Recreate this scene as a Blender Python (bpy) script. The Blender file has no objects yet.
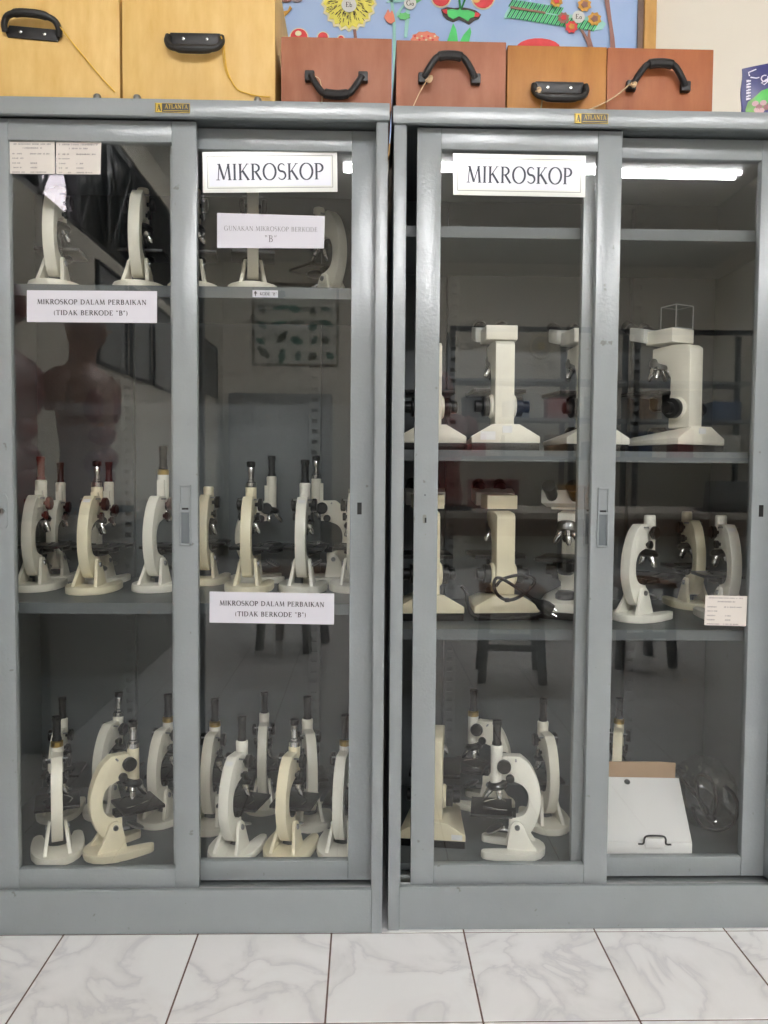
import bpy, bmesh, math, random
from mathutils import Vector, Matrix
random.seed(7)
SC = bpy.context.scene
COL = SC.collection
# ------------------------------------------------------------------ camera
F_PX, CAM_H, YAW, PITCH, ROLL = 812.36, 1.04193, 0.02402, 0.049473, -0.0076275
_F = Vector((math.sin(YAW) * math.cos(PITCH), math.cos(YAW) * math.cos(PITCH), -math.sin(PITCH)))
_R0 = Vector((math.cos(YAW), -math.sin(YAW), 0))
_U0 = _R0.cross(_F)
_R = _R0 * math.cos(ROLL) - _U0 * math.sin(ROLL)
_U = _U0 * math.cos(ROLL) + _R0 * math.sin(ROLL)
cam_data = bpy.data.cameras.new('camera')
cam = bpy.data.objects.new('camera', cam_data)
COL.objects.link(cam)
cam.matrix_world = Matrix(((_R.x, _U.x, -_F.x, 0), (_R.y, _U.y, -_F.y, 0), (_R.z, _U.z, -_F.z, CAM_H), (0, 0, 0, 1)))
cam_data.sensor_fit = 'VERTICAL'
cam_data.sensor_height = 36.0
cam_data.lens = F_PX / 1024 * 36.0
cam_data.clip_start = 0.02
SC.camera = cam
# ------------------------------------------------------------------ world (daylight outside the high window)
world = bpy.data.worlds.new('daylight')
SC.world = world
world.use_nodes = True
world.node_tree.nodes['Background'].inputs[0].default_value = (1.0, 0.90, 0.98, 1)
world.node_tree.nodes['Background'].inputs[1].default_value = 5.0
# ------------------------------------------------------------------ exposure
LAMP = 30.0          # strength of the fluorescent tubes
SC.view_settings.view_transform = 'Standard'
SC.view_settings.look = 'None'
SC.view_settings.gamma = 1.0
SC.view_settings.use_curve_mapping = False
SC.view_settings.exposure = 1.62
SC.cycles.use_denoising = True
SC.cycles.sample_clamp_indirect = 6.0


def ray(px, py):
    return _F + _R * ((px - 384) / F_PX) + _U * ((512 - py) / F_PX)


def at(px, py, Y):
    """the point on the upright plane y = Y that the pixel looks at"""
    d = ray(px, py)
    return d * (Y / d.y) + Vector((0, 0, CAM_H))


def on(px, py, z):
    """the point on the level z that the pixel looks at"""
    d = ray(px, py)
    return d * ((z - CAM_H) / d.z) + Vector((0, 0, CAM_H))


# ------------------------------------------------------------------ materials
MATS = {}


def srgb(r, g, b):
    f = lambda c: (c / 255 / 12.92) if c / 255 <= 0.04045 else ((c / 255 + 0.055) / 1.055) ** 2.4
    return (f(r), f(g), f(b), 1)


def mat(name, col, rough=0.5, metal=0.0, noise=0.0, nscale=8.0, stretch=(1, 1, 1), bump=0.0, bscale=60.0,
        coat=0.0, emit=None, spec=0.5, col2=None, alpha=1.0):
    if name in MATS:
        return MATS[name]
    m = bpy.data.materials.new(name)
    m.use_nodes = True
    nt = m.node_tree
    b = nt.nodes['Principled BSDF']
    c = srgb(*col)
    b.inputs['Base Color'].default_value = c
    b.inputs['Roughness'].default_value = rough
    b.inputs['Metallic'].default_value = metal
    b.inputs['Coat Weight'].default_value = coat
    b.inputs['Specular IOR Level'].default_value = spec
    if noise or col2:
        tc = nt.nodes.new('ShaderNodeTexCoord')
        mp = nt.nodes.new('ShaderNodeMapping')
        mp.inputs['Scale'].default_value = stretch
        nz = nt.nodes.new('ShaderNodeTexNoise')
        nz.inputs['Scale'].default_value = nscale
        nz.inputs['Detail'].default_value = 6
        nz.inputs['Roughness'].default_value = 0.6
        rp = nt.nodes.new('ShaderNodeValToRGB')
        rp.color_ramp.elements[0].position = 0.3
        rp.color_ramp.elements[1].position = 0.7
        a2 = srgb(*col2) if col2 else tuple(max(0, x * (1 - noise)) for x in c[:3]) + (1,)
        a1 = c if col2 else tuple(min(1, x * (1 + noise)) for x in c[:3]) + (1,)
        rp.color_ramp.elements[0].color = a2
        rp.color_ramp.elements[1].color = a1
        oi = nt.nodes.new('ShaderNodeObjectInfo')
        add = nt.nodes.new('ShaderNodeVectorMath')
        add.operation = 'ADD'
        nt.links.new(tc.outputs['Object'], mp.inputs[0])
        nt.links.new(mp.outputs[0], add.inputs[0])
        nt.links.new(oi.outputs['Random'], add.inputs[1])
        nt.links.new(add.outputs[0], nz.inputs[0])
        nt.links.new(nz.outputs[0], rp.inputs[0])
        nt.links.new(rp.outputs[0], b.inputs['Base Color'])
    if bump:
        tc2 = nt.nodes.new('ShaderNodeTexCoord')
        n2 = nt.nodes.new('ShaderNodeTexNoise')
        n2.inputs['Scale'].default_value = bscale
        n2.inputs['Detail'].default_value = 2
        bp = nt.nodes.new('ShaderNodeBump')
        bp.inputs['Strength'].default_value = bump
        bp.inputs['Distance'].default_value = 0.002
        nt.links.new(tc2.outputs['Object'], n2.inputs[0])
        nt.links.new(n2.outputs[0], bp.inputs['Height'])
        nt.links.new(bp.outputs[0], b.inputs['Normal'])
    if emit:
        b.inputs['Emission Color'].default_value = srgb(*emit[:3])
        b.inputs['Emission Strength'].default_value = emit[3]
    MATS[name] = m
    return m


def glass_mat(name, tint=(1, 1, 1), f0=1.0, ior=1.5, rough=0.0):
    m = bpy.data.materials.new(name)
    m.use_nodes = True
    nt = m.node_tree
    nt.nodes.remove(nt.nodes['Principled BSDF'])
    out = nt.nodes['Material Output']
    tr = nt.nodes.new('ShaderNodeBsdfTransparent')
    tr.inputs[0].default_value = (*tint, 1)
    gl = nt.nodes.new('ShaderNodeBsdfGlossy')
    gl.inputs['Roughness'].default_value = rough
    gl.inputs[0].default_value = (f0, f0, f0, 1)
    # Schlick reflectance, the same for both faces of the thin pane
    r0 = ((ior - 1) / (ior + 1)) ** 2
    ge = nt.nodes.new('ShaderNodeNewGeometry')
    dot = nt.nodes.new('ShaderNodeVectorMath')
    dot.operation = 'DOT_PRODUCT'
    nt.links.new(ge.outputs['Normal'], dot.inputs[0])
    nt.links.new(ge.outputs['Incoming'], dot.inputs[1])

    def mth(op, a, b):
        n = nt.nodes.new('ShaderNodeMath')
        n.operation = op
        for k, v in enumerate((a, b)):
            if v is None:
                continue
            if isinstance(v, (int, float)):
                n.inputs[k].default_value = v
            else:
                nt.links.new(v, n.inputs[k])
        return n.outputs[0]
    fr = mth('ADD', mth('MULTIPLY', mth('POWER', mth('SUBTRACT', 1.0, mth('ABSOLUTE', dot.outputs['Value'], None)), 5.0), 1 - r0), r0)
    mx = nt.nodes.new('ShaderNodeMixShader')
    nt.links.new(fr, mx.inputs[0])
    nt.links.new(tr.outputs[0], mx.inputs[1])
    nt.links.new(gl.outputs[0], mx.inputs[2])
    nt.links.new(mx.outputs[0], out.inputs[0])
    MATS[name] = m
    return m


def paint_mat(name, col, rough, dirt, dirt_amt):
    """enamel paint with orange peel, faint mottling and small chips"""
    m = mat(name, col, rough=rough, noise=0.05, nscale=5, bump=0.22, bscale=150, coat=0.0)
    nt = m.node_tree
    b = nt.nodes['Principled BSDF']
    src = b.inputs['Base Color'].links[0].from_socket
    tc = nt.nodes.new('ShaderNodeTexCoord')
    nz = nt.nodes.new('ShaderNodeTexNoise')
    nz.inputs['Scale'].default_value = 38
    nz.inputs['Detail'].default_value = 4
    rp = nt.nodes.new('ShaderNodeValToRGB')
    rp.color_ramp.elements[0].position = 0.70
    rp.color_ramp.elements[1].position = 0.74
    rp.color_ramp.elements[0].color = (0, 0, 0, 1)
    rp.color_ramp.elements[1].color = (dirt_amt, dirt_amt, dirt_amt, 1)
    mx = nt.nodes.new('ShaderNodeMix')
    mx.data_type = 'RGBA'
    mx.inputs[7].default_value = srgb(*dirt)
    nt.links.new(tc.outputs['Object'], nz.inputs[0])
    nt.links.new(nz.outputs[0], rp.inputs[0])
    nt.links.new(rp.outputs[0], mx.inputs[0])
    nt.links.new(src, mx.inputs[6])
    nt.links.new(mx.outputs[2], b.inputs['Base Color'])
    return m


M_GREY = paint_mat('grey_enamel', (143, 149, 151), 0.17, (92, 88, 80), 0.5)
M_GREY_SHADED = paint_mat('grey_enamel_shaded', (92, 98, 100), 0.42, (110, 95, 80), 0.5)  # same paint as outside, with the interior's shade put into a darker colour
M_GLASS = glass_mat('window_glass', (0.982, 0.988, 0.986))
M_CLEAR = glass_mat('clear_plastic', (0.86, 0.88, 0.88), ior=1.6, rough=0.1)
M_BAG = glass_mat('thin_plastic_film', (0.84, 0.86, 0.86), ior=2.2, rough=0.16)
M_WALL = mat('wall_plaster', (228, 222, 208), 0.75, noise=0.02, nscale=1.5, bump=0.08, bscale=40)
M_CEIL = mat('ceiling_paint', (236, 234, 228), 0.8)
M_CREAM = mat('cream_enamel', (236, 232, 216), 0.3, noise=0.05, nscale=14)
M_YELLOW = mat('yellowed_enamel', (235, 226, 196), 0.32, noise=0.07, nscale=14)
M_WHITE = mat('white_enamel', (242, 240, 228), 0.3, noise=0.04, nscale=14)
M_BLACK = mat('black_paint', (13, 13, 14), 0.32, spec=0.4)
M_RUB = mat('black_rubber', (10, 10, 11), 0.5, spec=0.3)
M_CHROME = mat('chrome', (215, 215, 215), 0.16, metal=1)
M_STEEL = mat('dull_steel', (150, 152, 152), 0.35, metal=1)
M_BRASS = mat('brass', (190, 160, 90), 0.3, metal=1)
M_RED = mat('red_brown_plastic', (92, 26, 18), 0.35, spec=0.3)
M_DKRED = mat('dark_red_plastic', (52, 14, 16), 0.35, spec=0.3)
M_MIRROR = mat('mirror_glass', (230, 230, 230), 0.03, metal=1)
M_PAPER = mat('white_paper', (218, 217, 225), 0.7)
M_CARD = mat('cream_paper', (220, 214, 206), 0.7)
M_INK = mat('dark_ink', (58, 62, 74), 0.6)
M_INK2 = mat('black_ink', (62, 58, 62), 0.6)
M_INK3 = mat('faded_ink', (165, 160, 158), 0.7)
M_LABEL = mat('sticker_white', (238, 238, 236), 0.5)
M_DARKHOLE = mat('black_slot', (6, 6, 7), 0.6)


# ------------------------------------------------------------------ mesh helpers
def new_bm():
    return bmesh.new()


def box(bm, c, s, rot=None):
    r = bmesh.ops.create_cube(bm, size=1)
    M = Matrix.Translation(Vector(c)) @ (rot.to_4x4() if rot else Matrix()) @ Matrix.Diagonal((*s, 1))
    bmesh.ops.transform(bm, matrix=M, verts=r['verts'])
    return r['verts']


def bx(bm, x0, x1, y0, y1, z0, z1):
    return box(bm, ((x0 + x1) / 2, (y0 + y1) / 2, (z0 + z1) / 2), (abs(x1 - x0), abs(y1 - y0), abs(z1 - z0)))


def cyl(bm, p0, p1, r0, r1=None, n=16):
    r1 = r0 if r1 is None else r1
    p0, p1 = Vector(p0), Vector(p1)
    d = p1 - p0
    r = bmesh.ops.create_cone(bm, cap_ends=True, segments=n, radius1=r0, radius2=r1, depth=d.length)
    M = Matrix.Translation((p0 + p1) / 2) @ d.to_track_quat('Z', 'Y').to_matrix().to_4x4()
    bmesh.ops.transform(bm, matrix=M, verts=r['verts'])
    return r['verts']


def lathe(bm, prof, origin=(0, 0, 0), axis=(0, 0, 1), n=18):
    """prof: list of (radius, height)"""
    rings = []
    for r, h in prof:
        rings.append([bm.verts.new((r * math.cos(2 * math.pi * i / n), r * math.sin(2 * math.pi * i / n), h)) for i in range(n)])
    for a, b in zip(rings, rings[1:]):
        for i in range(n):
            bm.faces.new((a[i], a[(i + 1) % n], b[(i + 1) % n], b[i]))
    bm.faces.new(rings[0][::-1])
    bm.faces.new(rings[-1])
    vs = [v for r in rings for v in r]
    M = Matrix.Translation(Vector(origin)) @ Vector(axis).to_track_quat('Z', 'Y').to_matrix().to_4x4()
    bmesh.ops.transform(bm, matrix=M, verts=vs)
    return vs


def loft(bm, A, B):
    """two closed loops of equal length -> solid"""
    va = [bm.verts.new(p) for p in A]
    vb = [bm.verts.new(p) for p in B]
    n = len(va)
    fa = bm.faces.new(va)
    fb = bm.faces.new(vb[::-1])
    for i in range(n):
        bm.faces.new((va[(i + 1) % n], va[i], vb[i], vb[(i + 1) % n]))
    return va + vb


def prism_y(bm, poly, y0, y1):
    return loft(bm, [(x, y0, z) for x, z in poly], [(x, y1, z) for x, z in poly])


def prism_z(bm, poly, z0, z1):
    return loft(bm, [(x, y, z0) for x, y in poly], [(x, y, z1) for x, y in poly])


def tube(bm, pts, r, n=8, closed=False):
    pts = [Vector(p) for p in pts]
    N = len(pts)
    rings = []
    prev = None
    for i, p in enumerate(pts):
        if closed:
            t = pts[(i + 1) % N] - pts[i - 1]
        else:
            t = pts[min(i + 1, N - 1)] - pts[max(i - 1, 0)]
        t.normalize()
        if prev is None:
            u = t.orthogonal().normalized()
        else:
            u = (prev - t * prev.dot(t))
            u = u.normalized() if u.length > 1e-6 else t.orthogonal().normalized()
        prev = u
        w = t.cross(u)
        rr = r[i] if isinstance(r, (list, tuple)) else r
        rings.append([bm.verts.new(p + (u * math.cos(2 * math.pi * k / n) + w * math.sin(2 * math.pi * k / n)) * rr) for k in range(n)])
    for i in range(N if closed else N - 1):
        a, b = rings[i], rings[(i + 1) % N]
        for k in range(n):
            bm.faces.new((a[k], a[(k + 1) % n], b[(k + 1) % n], b[k]))
    if not closed:
        bm.faces.new(rings[0][::-1])
        bm.faces.new(rings[-1])


def smooth_path(pts, sub=6, closed=False):
    pts = [Vector(p) for p in pts]
    N = len(pts)
    out = []
    for i in range(N if closed else N - 1):
        if closed:
            p0, p1, p2, p3 = pts[i - 1], pts[i], pts[(i + 1) % N], pts[(i + 2) % N]
        else:
            p0, p1, p2, p3 = pts[max(i - 1, 0)], pts[i], pts[i + 1], pts[min(i + 2, N - 1)]
        for k in range(sub):
            t = k / sub
            out.append(0.5 * ((2 * p1) + (p2 - p0) * t + (2 * p0 - 5 * p1 + 4 * p2 - p3) * t * t + (3 * p1 - p0 - 3 * p2 + p3) * t ** 3))
    if not closed:
        out.append(pts[-1])
    return out


def mesh_of(name, bm, m, bev=0.0, seg=2, angle=35):
    bmesh.ops.recalc_face_normals(bm, faces=bm.faces)
    if bev:
        es = [e for e in bm.edges if len(e.link_faces) == 2 and e.calc_face_angle(0) > math.radians(30)]
        bmesh.ops.bevel(bm, geom=es, offset=bev, segments=seg, profile=0.6, affect='EDGES', clamp_overlap=True)
    me = bpy.data.meshes.new(name)
    bm.to_mesh(me)
    bm.free()
    for p in me.polygons:
        p.use_smooth = True
    me.set_sharp_from_angle(angle=math.radians(angle))
    for x in (m if isinstance(m, (list, tuple)) else [m]):
        me.materials.append(x)
    return me


def link(name, me, parent=None, loc=None):
    o = bpy.data.objects.new(name, me)
    COL.objects.link(o)
    if parent is not None:
        o.parent = parent
    if loc is not None:
        o.location = loc
    return o


def obj(name, bm, m, parent=None, bev=0.0, seg=2, loc=None, angle=35):
    return link(name, mesh_of(name, bm, m, bev, seg, angle), parent, loc)


def tag(o, label=None, cat=None, group=None, kind=None):
    if label:
        o['label'] = label
    if cat:
        o['category'] = cat
    if group:
        o['group'] = group
    if kind:
        o['kind'] = kind
    return o


def thing(name, label, cat, loc=(0, 0, 0), rz=0.0, group=None):
    o = bpy.data.objects.new(name, None)
    o.empty_display_size = 0.05
    COL.objects.link(o)
    o.location = loc
    o.rotation_euler = (0, 0, rz)
    return tag(o, label, cat, group)


def origin_to(o, p):
    """move a top-level mesh's origin to p (world) without moving the mesh"""
    p = Vector(p)
    o.data.transform(Matrix.Translation(-p))
    o.location = p
    return o


# ------------------------------------------------------------------ lettering (drawn as strokes with serifs)
def _arc(cx, cy, rx, ry, a0, a1, n=14):
    return [(cx + rx * math.cos(math.radians(a0 + (a1 - a0) * i / n)), cy + ry * math.sin(math.radians(a0 + (a1 - a0) * i / n))) for i in range(n + 1)]


TK, TN = 0.135, 0.06


def _bowl(x, yc, ry, rx):
    p = _arc(x, yc, rx, ry, 90, -90)
    w = [TN + (TK - TN) * math.sin(math.pi * i / (len(p) - 1)) for i in range(len(p))]
    return (p, w)


def _stem(x, y0=0.0, y1=1.0, w=TK):
    return ([(x, y0), (x, y1)], [w, w])


def _ser(x, y, L=0.26):
    y = y + (0.022 if y < 0.5 else -0.022)
    return ([(x - L / 2, y), (x + L / 2, y)], [0.044, 0.044])


def glyph(ch):
    S = _ser
    if ch == 'I': return 0.34, [_stem(.17), S(.17, 0), S(.17, 1)]
    if ch == 'M': return 1.06, [([(.13, 0), (.22, 1)], [TN, TN]), ([(.21, 1), (.53, .04)], [TK, TK]), ([(.53, .04), (.85, 1)], [TN, TN]), ([(.84, 1), (.94, 0)], [TK, TK]), S(.13, 0), S(.94, 0), S(.17, 1, .16), S(.88, 1, .16)]
    if ch == 'N': return .92, [_stem(.15, w=TN), ([(.15, 1), (.77, .02)], [TK, TK]), _stem(.77, w=TN), S(.15, 0), S(.12, 1, .16), S(.77, 1)]
    if ch == 'K': return .82, [_stem(.17), ([(.2, .42), (.66, 1)], [TN, TN]), ([(.32, .58), (.74, 0)], [TK, TK]), S(.17, 0), S(.17, 1), S(.72, 0, .2), S(.66, 1, .2)]
    if ch == 'R': return .80, [_stem(.17), _bowl(.3, .735, .235, .3), ([(.17, .97), (.3, .97)], [TN, TN]), ([(.17, .5), (.3, .5)], [TN, TN]), ([(.36, .5), (.72, 0)], [TK, TK]), S(.17, 0), S(.1, 1, .16), S(.73, 0, .16)]
    if ch == 'P': return .68, [_stem(.17), _bowl(.3, .72, .25, .3), ([(.17, .97), (.3, .97)], [TN, TN]), ([(.17, .47), (.3, .47)], [TN, TN]), S(.17, 0), S(.1, 1, .16)]
    if ch == 'B': return .72, [_stem(.17), _bowl(.3, .755, .215, .26), _bowl(.3, .285, .255, .32), ([(.17, .97), (.3, .97)], [TN, TN]), ([(.17, .54), (.3, .54)], [TN, TN]), ([(.17, .03), (.3, .03)], [TN, TN]), S(.1, 0, .16), S(.1, 1, .16)]
    if ch == 'D': return .90, [_stem(.17), _bowl(.3, .5, .47, .5), ([(.17, .97), (.3, .97)], [TN, TN]), ([(.17, .03), (.3, .03)], [TN, TN]), S(.1, 0, .16), S(.1, 1, .16)]
    if ch in 'OC':
        p = _arc(.48, .5, .42, .5, 40 if ch == 'C' else 0, 320 if ch == 'C' else 360, 28)
        return .96, [(p, [TN + (TK - TN) * abs((q[0] - .48) / .42) for q in p])]
    if ch == 'G':
        p = _arc(.48, .5, .42, .5, 45, 325, 24)
        return .96, [(p, [TN + (TK - TN) * abs((q[0] - .48) / .42) for q in p]), _stem(.82, .06, .42), S(.8, .47, .26)]
    if ch == 'S':
        p = _arc(.31, .745, .23, .235, 30, 250, 12) + _arc(.31, .27, .26, .25, 70, -150, 12)
        return .62, [(p, [TN + (TK - TN) * math.sin(math.pi * i / (len(p) - 1)) ** 2 for i in range(len(p))])]
    if ch == 'A': return .88, [([(.12, 0), (.44, 1)], [TN, TN]), ([(.42, 1), (.76, 0)], [TK, TK]), ([(.22, .34), (.64, .34)], [TN, TN]), S(.12, 0, .22), S(.76, 0)]
    if ch == 'L': return .68, [_stem(.17), ([(.17, .03), (.6, .03)], [TN, TN]), ([(.6, 0), (.62, .22)], [TN, TN]), S(.17, 0), S(.17, 1)]
    if ch == 'E': return .72, [_stem(.17), ([(.17, .03), (.62, .03)], [TN, TN]), ([(.17, .97), (.58, .97)], [TN, TN]), ([(.17, .52), (.46, .52)], [TN, TN]), ([(.62, 0), (.65, .22)], [TN, TN]), ([(.58, 1), (.6, .8)], [TN, TN]), ([(.46, .42), (.46, .62)], [TN, TN]), S(.12, 0, .16), S(.12, 1, .16)]
    if ch == 'T': return .78, [_stem(.39), ([(.05, .97), (.73, .97)], [TN, TN]), ([(.05, 1), (.03, .78)], [TN, TN]), ([(.73, 1), (.75, .78)], [TN, TN]), S(.39, 0)]
    if ch == 'U':
        p = [(.17, 1), (.17, .35)] + _arc(.45, .33, .28, .31, 180, 360, 12) + [(.73, 1)]
        return .90, [(p, [TK] * 4 + [TN] * (len(p) - 4)), S(.17, 1), S(.73, 1)]
    if ch == '(':
        p = _arc(.42, .42, .3, .62, 130, 230)
        return .36, [(p, [TN + .05 * math.sin(math.pi * i / (len(p) - 1)) for i in range(len(p))])]
    if ch == ')':
        p = _arc(-.06, .42, .3, .62, 50, -50)
        return .36, [(p, [TN + .05 * math.sin(math.pi * i / (len(p) - 1)) for i in range(len(p))])]
    if ch in '<>':
        dx = .05 if ch == '>' else -.05
        return .42, [([(.1, .72), (.1 + dx, .98)], [.05, .13]), ([(.28, .72), (.28 + dx, .98)], [.05, .13])]
    if ch == '^': return .6, [([(.3, 0), (.3, .6)], [.18, .18]), ([(.3, .5), (.3, 1.05)], [.62, .02])]
    if ch == 'a':
        p = _arc(.26, .26, .2, .24, 30, 330, 14)
        return .56, [(p, [.09] * len(p)), _stem(.45, 0, .52, .11)]
    if ch == 'b':
        p = _arc(.32, .27, .2, .25, -150, 150, 14)
        return .6, [(p, [.09] * len(p)), _stem(.13, 0, 1, .11)]
    return .4, []


def text_width(s, track=0.05):
    return sum(glyph(c)[0] + track for c in s) - track


def stroke_bm(bm, pts, ws, P):
    n = len(pts)
    L, Rr = [], []
    for i, (x, y) in enumerate(pts):
        a = Vector(pts[max(i - 1, 0)])
        b = Vector(pts[min(i + 1, n - 1)])
        t = (b - a)
        t = t.normalized() if t.length > 0 else Vector((1, 0))
        nn = Vector((-t.y, t.x)) * ws[i] / 2
        L.append(bm.verts.new(P(x + nn.x, y + nn.y)))
        Rr.append(bm.verts.new(P(x - nn.x, y - nn.y)))
    for i in range(n - 1):
        bm.faces.new((L[i], Rr[i], Rr[i + 1], L[i + 1]))


def put_text(bm, s, cx, cy, h, P, width=None, bold=1.0, track=0.05):
    """s centred on (cx, cy), cap height h; P maps sheet coordinates to space"""
    w = text_width(s, track)
    sx = (width / w) if width else h
    x = cx - w * sx / 2
    for c in s:
        gw, strokes = glyph(c)
        for pts, ws in strokes:
            stroke_bm(bm, [(x + px * sx, cy - h / 2 + py * h) for px, py in pts], [wv * h * bold for wv in ws], P)
        x += (gw + track) * sx


class Sheet:
    """a thin sheet on an upright plane given by pixel corners tl, tr, br, bl; sheet units are metres"""

    def __init__(s, corners, Y, thick, m, name, parent=None, label=None, cat=None, group=None):
        tl, tr, br, bl = [at(px, py, Y) for px, py in corners]
        s.c = (tl + tr + br + bl) / 4
        s.u = ((tr - tl) + (br - bl)).normalized()
        s.w = ((tr - tl).length + (br - bl).length) / 2
        s.h = ((tl - bl).length + (tr - br).length) / 2
        s.v = Vector((0, -1, 0)).cross(s.u) * -1
        s.v = s.u.cross(Vector((0, 1, 0))) * -1
        if s.v.z < 0:
            s.v = -s.v
        s.n = Vector((0, -1, 0))
        bm = new_bm()
        loft(bm, [p + s.n * thick - s.c for p in (tl, tr, br, bl)], [p - s.c for p in (tl, tr, br, bl)])
        s.o = obj(name, bm, m, parent, loc=s.c)
        s.t = thick
        tag(s.o, label, cat, group)

    def P(s, lift=0.0004):
        return lambda x, y: s.u * x + s.v * y + s.n * (s.t + lift)

    def part(s, name, bm, m):
        return obj(name, bm, m, s.o)

    def text(s, lines, m=None, bold=1.0, track=0.05, name='lettering'):
        bm = new_bm()
        for txt, cx, cy, h, w in lines:
            put_text(bm, txt, cx * s.w, cy * s.h, h * s.h, s.P(0.0008), w * s.w if w else None, bold, track)
        return s.part(name, bm, m or M_INK)

    def rect(s, x0, x1, y0, y1, m, name, lift=0.0004):
        bm = new_bm()
        P = s.P(lift)
        bm.faces.new([bm.verts.new(P(x * s.w, y * s.h)) for x, y in ((x0, y0), (x1, y0), (x1, y1), (x0, y1))])
        return s.part(name, bm, m)

    def frame(s, x0, x1, y0, y1, t, m, name, lift=0.0004):
        bm = new_bm()
        P = s.P(lift)
        X0, X1, Y0, Y1 = x0 * s.w, x1 * s.w, y0 * s.h, y1 * s.h
        for pts in (((X0, Y0), (X1, Y0)), ((X1, Y0), (X1, Y1)), ((X1, Y1), (X0, Y1)), ((X0, Y1), (X0, Y0))):
            stroke_bm(bm, pts, [t, t], P)
        return s.part(name, bm, m)

    def scribble(s, rows, m, name='printed_lines'):
        """rows of print too small to read: (x0, x1, y, height)"""
        bm = new_bm()
        P = s.P(0.0006)
        rnd = random.Random(int(abs(s.c.x) * 1e4))
        for x0, x1, y, h in rows:
            x = x0 * s.w
            while x < x1 * s.w:
                l = h * s.h * rnd.uniform(.35, .9)
                if rnd.random() > .16:
                    k = h * s.h * rnd.uniform(.7, 1.0) / 2
                    stroke_bm(bm, [(x, y * s.h - k), (x + l * .2, y * s.h + k)], [l * .5, l * .5], P)
                    stroke_bm(bm, [(x, y * s.h), (x + l * .7, y * s.h)], [h * s.h * .3] * 2, P)
                x += l
        return s.part(name, bm, m)


# ================================================================== THE ROOM
X_LEFT, X_RIGHT, Y_BACK, Y_FAR, Z_CEIL = -1.75, 4.3, 2.40, -6.4, 3.6
YL, YR = 1.7860, 1.7970


def struct(name, bm, m, parent=None, bev=0.0):
    o = obj(name, bm, m, parent, bev)
    tag(o, kind='structure')
    return o


bm = new_bm()
bx(bm, X_LEFT - .1, X_RIGHT + .1, Y_BACK, Y_BACK + .12, 0, Z_CEIL)
struct('wall_back', bm, M_WALL)
bm = new_bm()
bx(bm, X_LEFT - .1, X_RIGHT + .1, Y_FAR - .12, Y_FAR, 0, Z_CEIL)
struct('wall_far', bm, M_WALL)
bm = new_bm()
bx(bm, X_RIGHT, X_RIGHT + .12, Y_FAR, Y_BACK, 0, Z_CEIL)
struct('wall_right', bm, M_WALL)
# left wall with a long high window
WZ0, WZ1, WY0, WY1 = 2.5, 3.35, -3.9, 0.9
bm = new_bm()
bx(bm, X_LEFT - .12, X_LEFT, Y_FAR, Y_BACK, 0, WZ0)
bx(bm, X_LEFT - .12, X_LEFT, Y_FAR, Y_BACK, WZ1, Z_CEIL)
bx(bm, X_LEFT - .12, X_LEFT, Y_FAR, WY0, WZ0, WZ1)
bx(bm, X_LEFT - .12, X_LEFT, WY1, Y_BACK, WZ0, WZ1)
struct('wall_left', bm, M_WALL)
bm = new_bm()
bx(bm, X_LEFT - .1, X_RIGHT + .1, Y_FAR - .1, Y_BACK + .1, Z_CEIL, Z_CEIL + .1)
struct('ceiling', bm, M_CEIL)
M_WFRAME = mat('dark_window_frame', (28, 27, 30), 0.5)
M_DKPANE = mat('dark_film_pane', (20, 21, 26), 0.25)
bm = new_bm()
bx(bm, X_LEFT - .09, X_LEFT - .02, WY0, WY1, WZ0, WZ0 + .05)
bx(bm, X_LEFT - .09, X_LEFT - .02, WY0, WY1, WZ1 - .05, WZ1)
NP = 8
for i in range(NP + 1):
    y = WY0 + (WY1 - WY0) * i / NP
    bx(bm, X_LEFT - .09, X_LEFT - .02, y - .03, y + .03, WZ0, WZ1)
win = struct('window_1', bm, M_WFRAME)
for i in range(NP):
    y0 = WY0 + (WY1 - WY0) * i / NP + .03
    y1 = WY0 + (WY1 - WY0) * (i + 1) / NP - .03
    bm = new_bm()
    bx(bm, X_LEFT - .06, X_LEFT - .05, y0, y1, WZ0 + .05, WZ1 - .05)
    o = obj('pane', bm, M_GLASS if i == 4 else M_DKPANE, win)
    bm = new_bm()
    tube(bm, [(X_LEFT - .03, y0, WZ0 + .05), (X_LEFT - .03, y1, WZ1 - .05)], .012, 6)
    tube(bm, [(X_LEFT - .03, y0, WZ1 - .05), (X_LEFT - .03, y1, WZ0 + .05)], .012, 6)
    obj('brace_bar', bm, M_WFRAME, win)

# floor: grout bed and 30 cm marble-look tiles
M_GROUT = mat('brown_grout', (104, 82, 76), 0.85)


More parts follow.
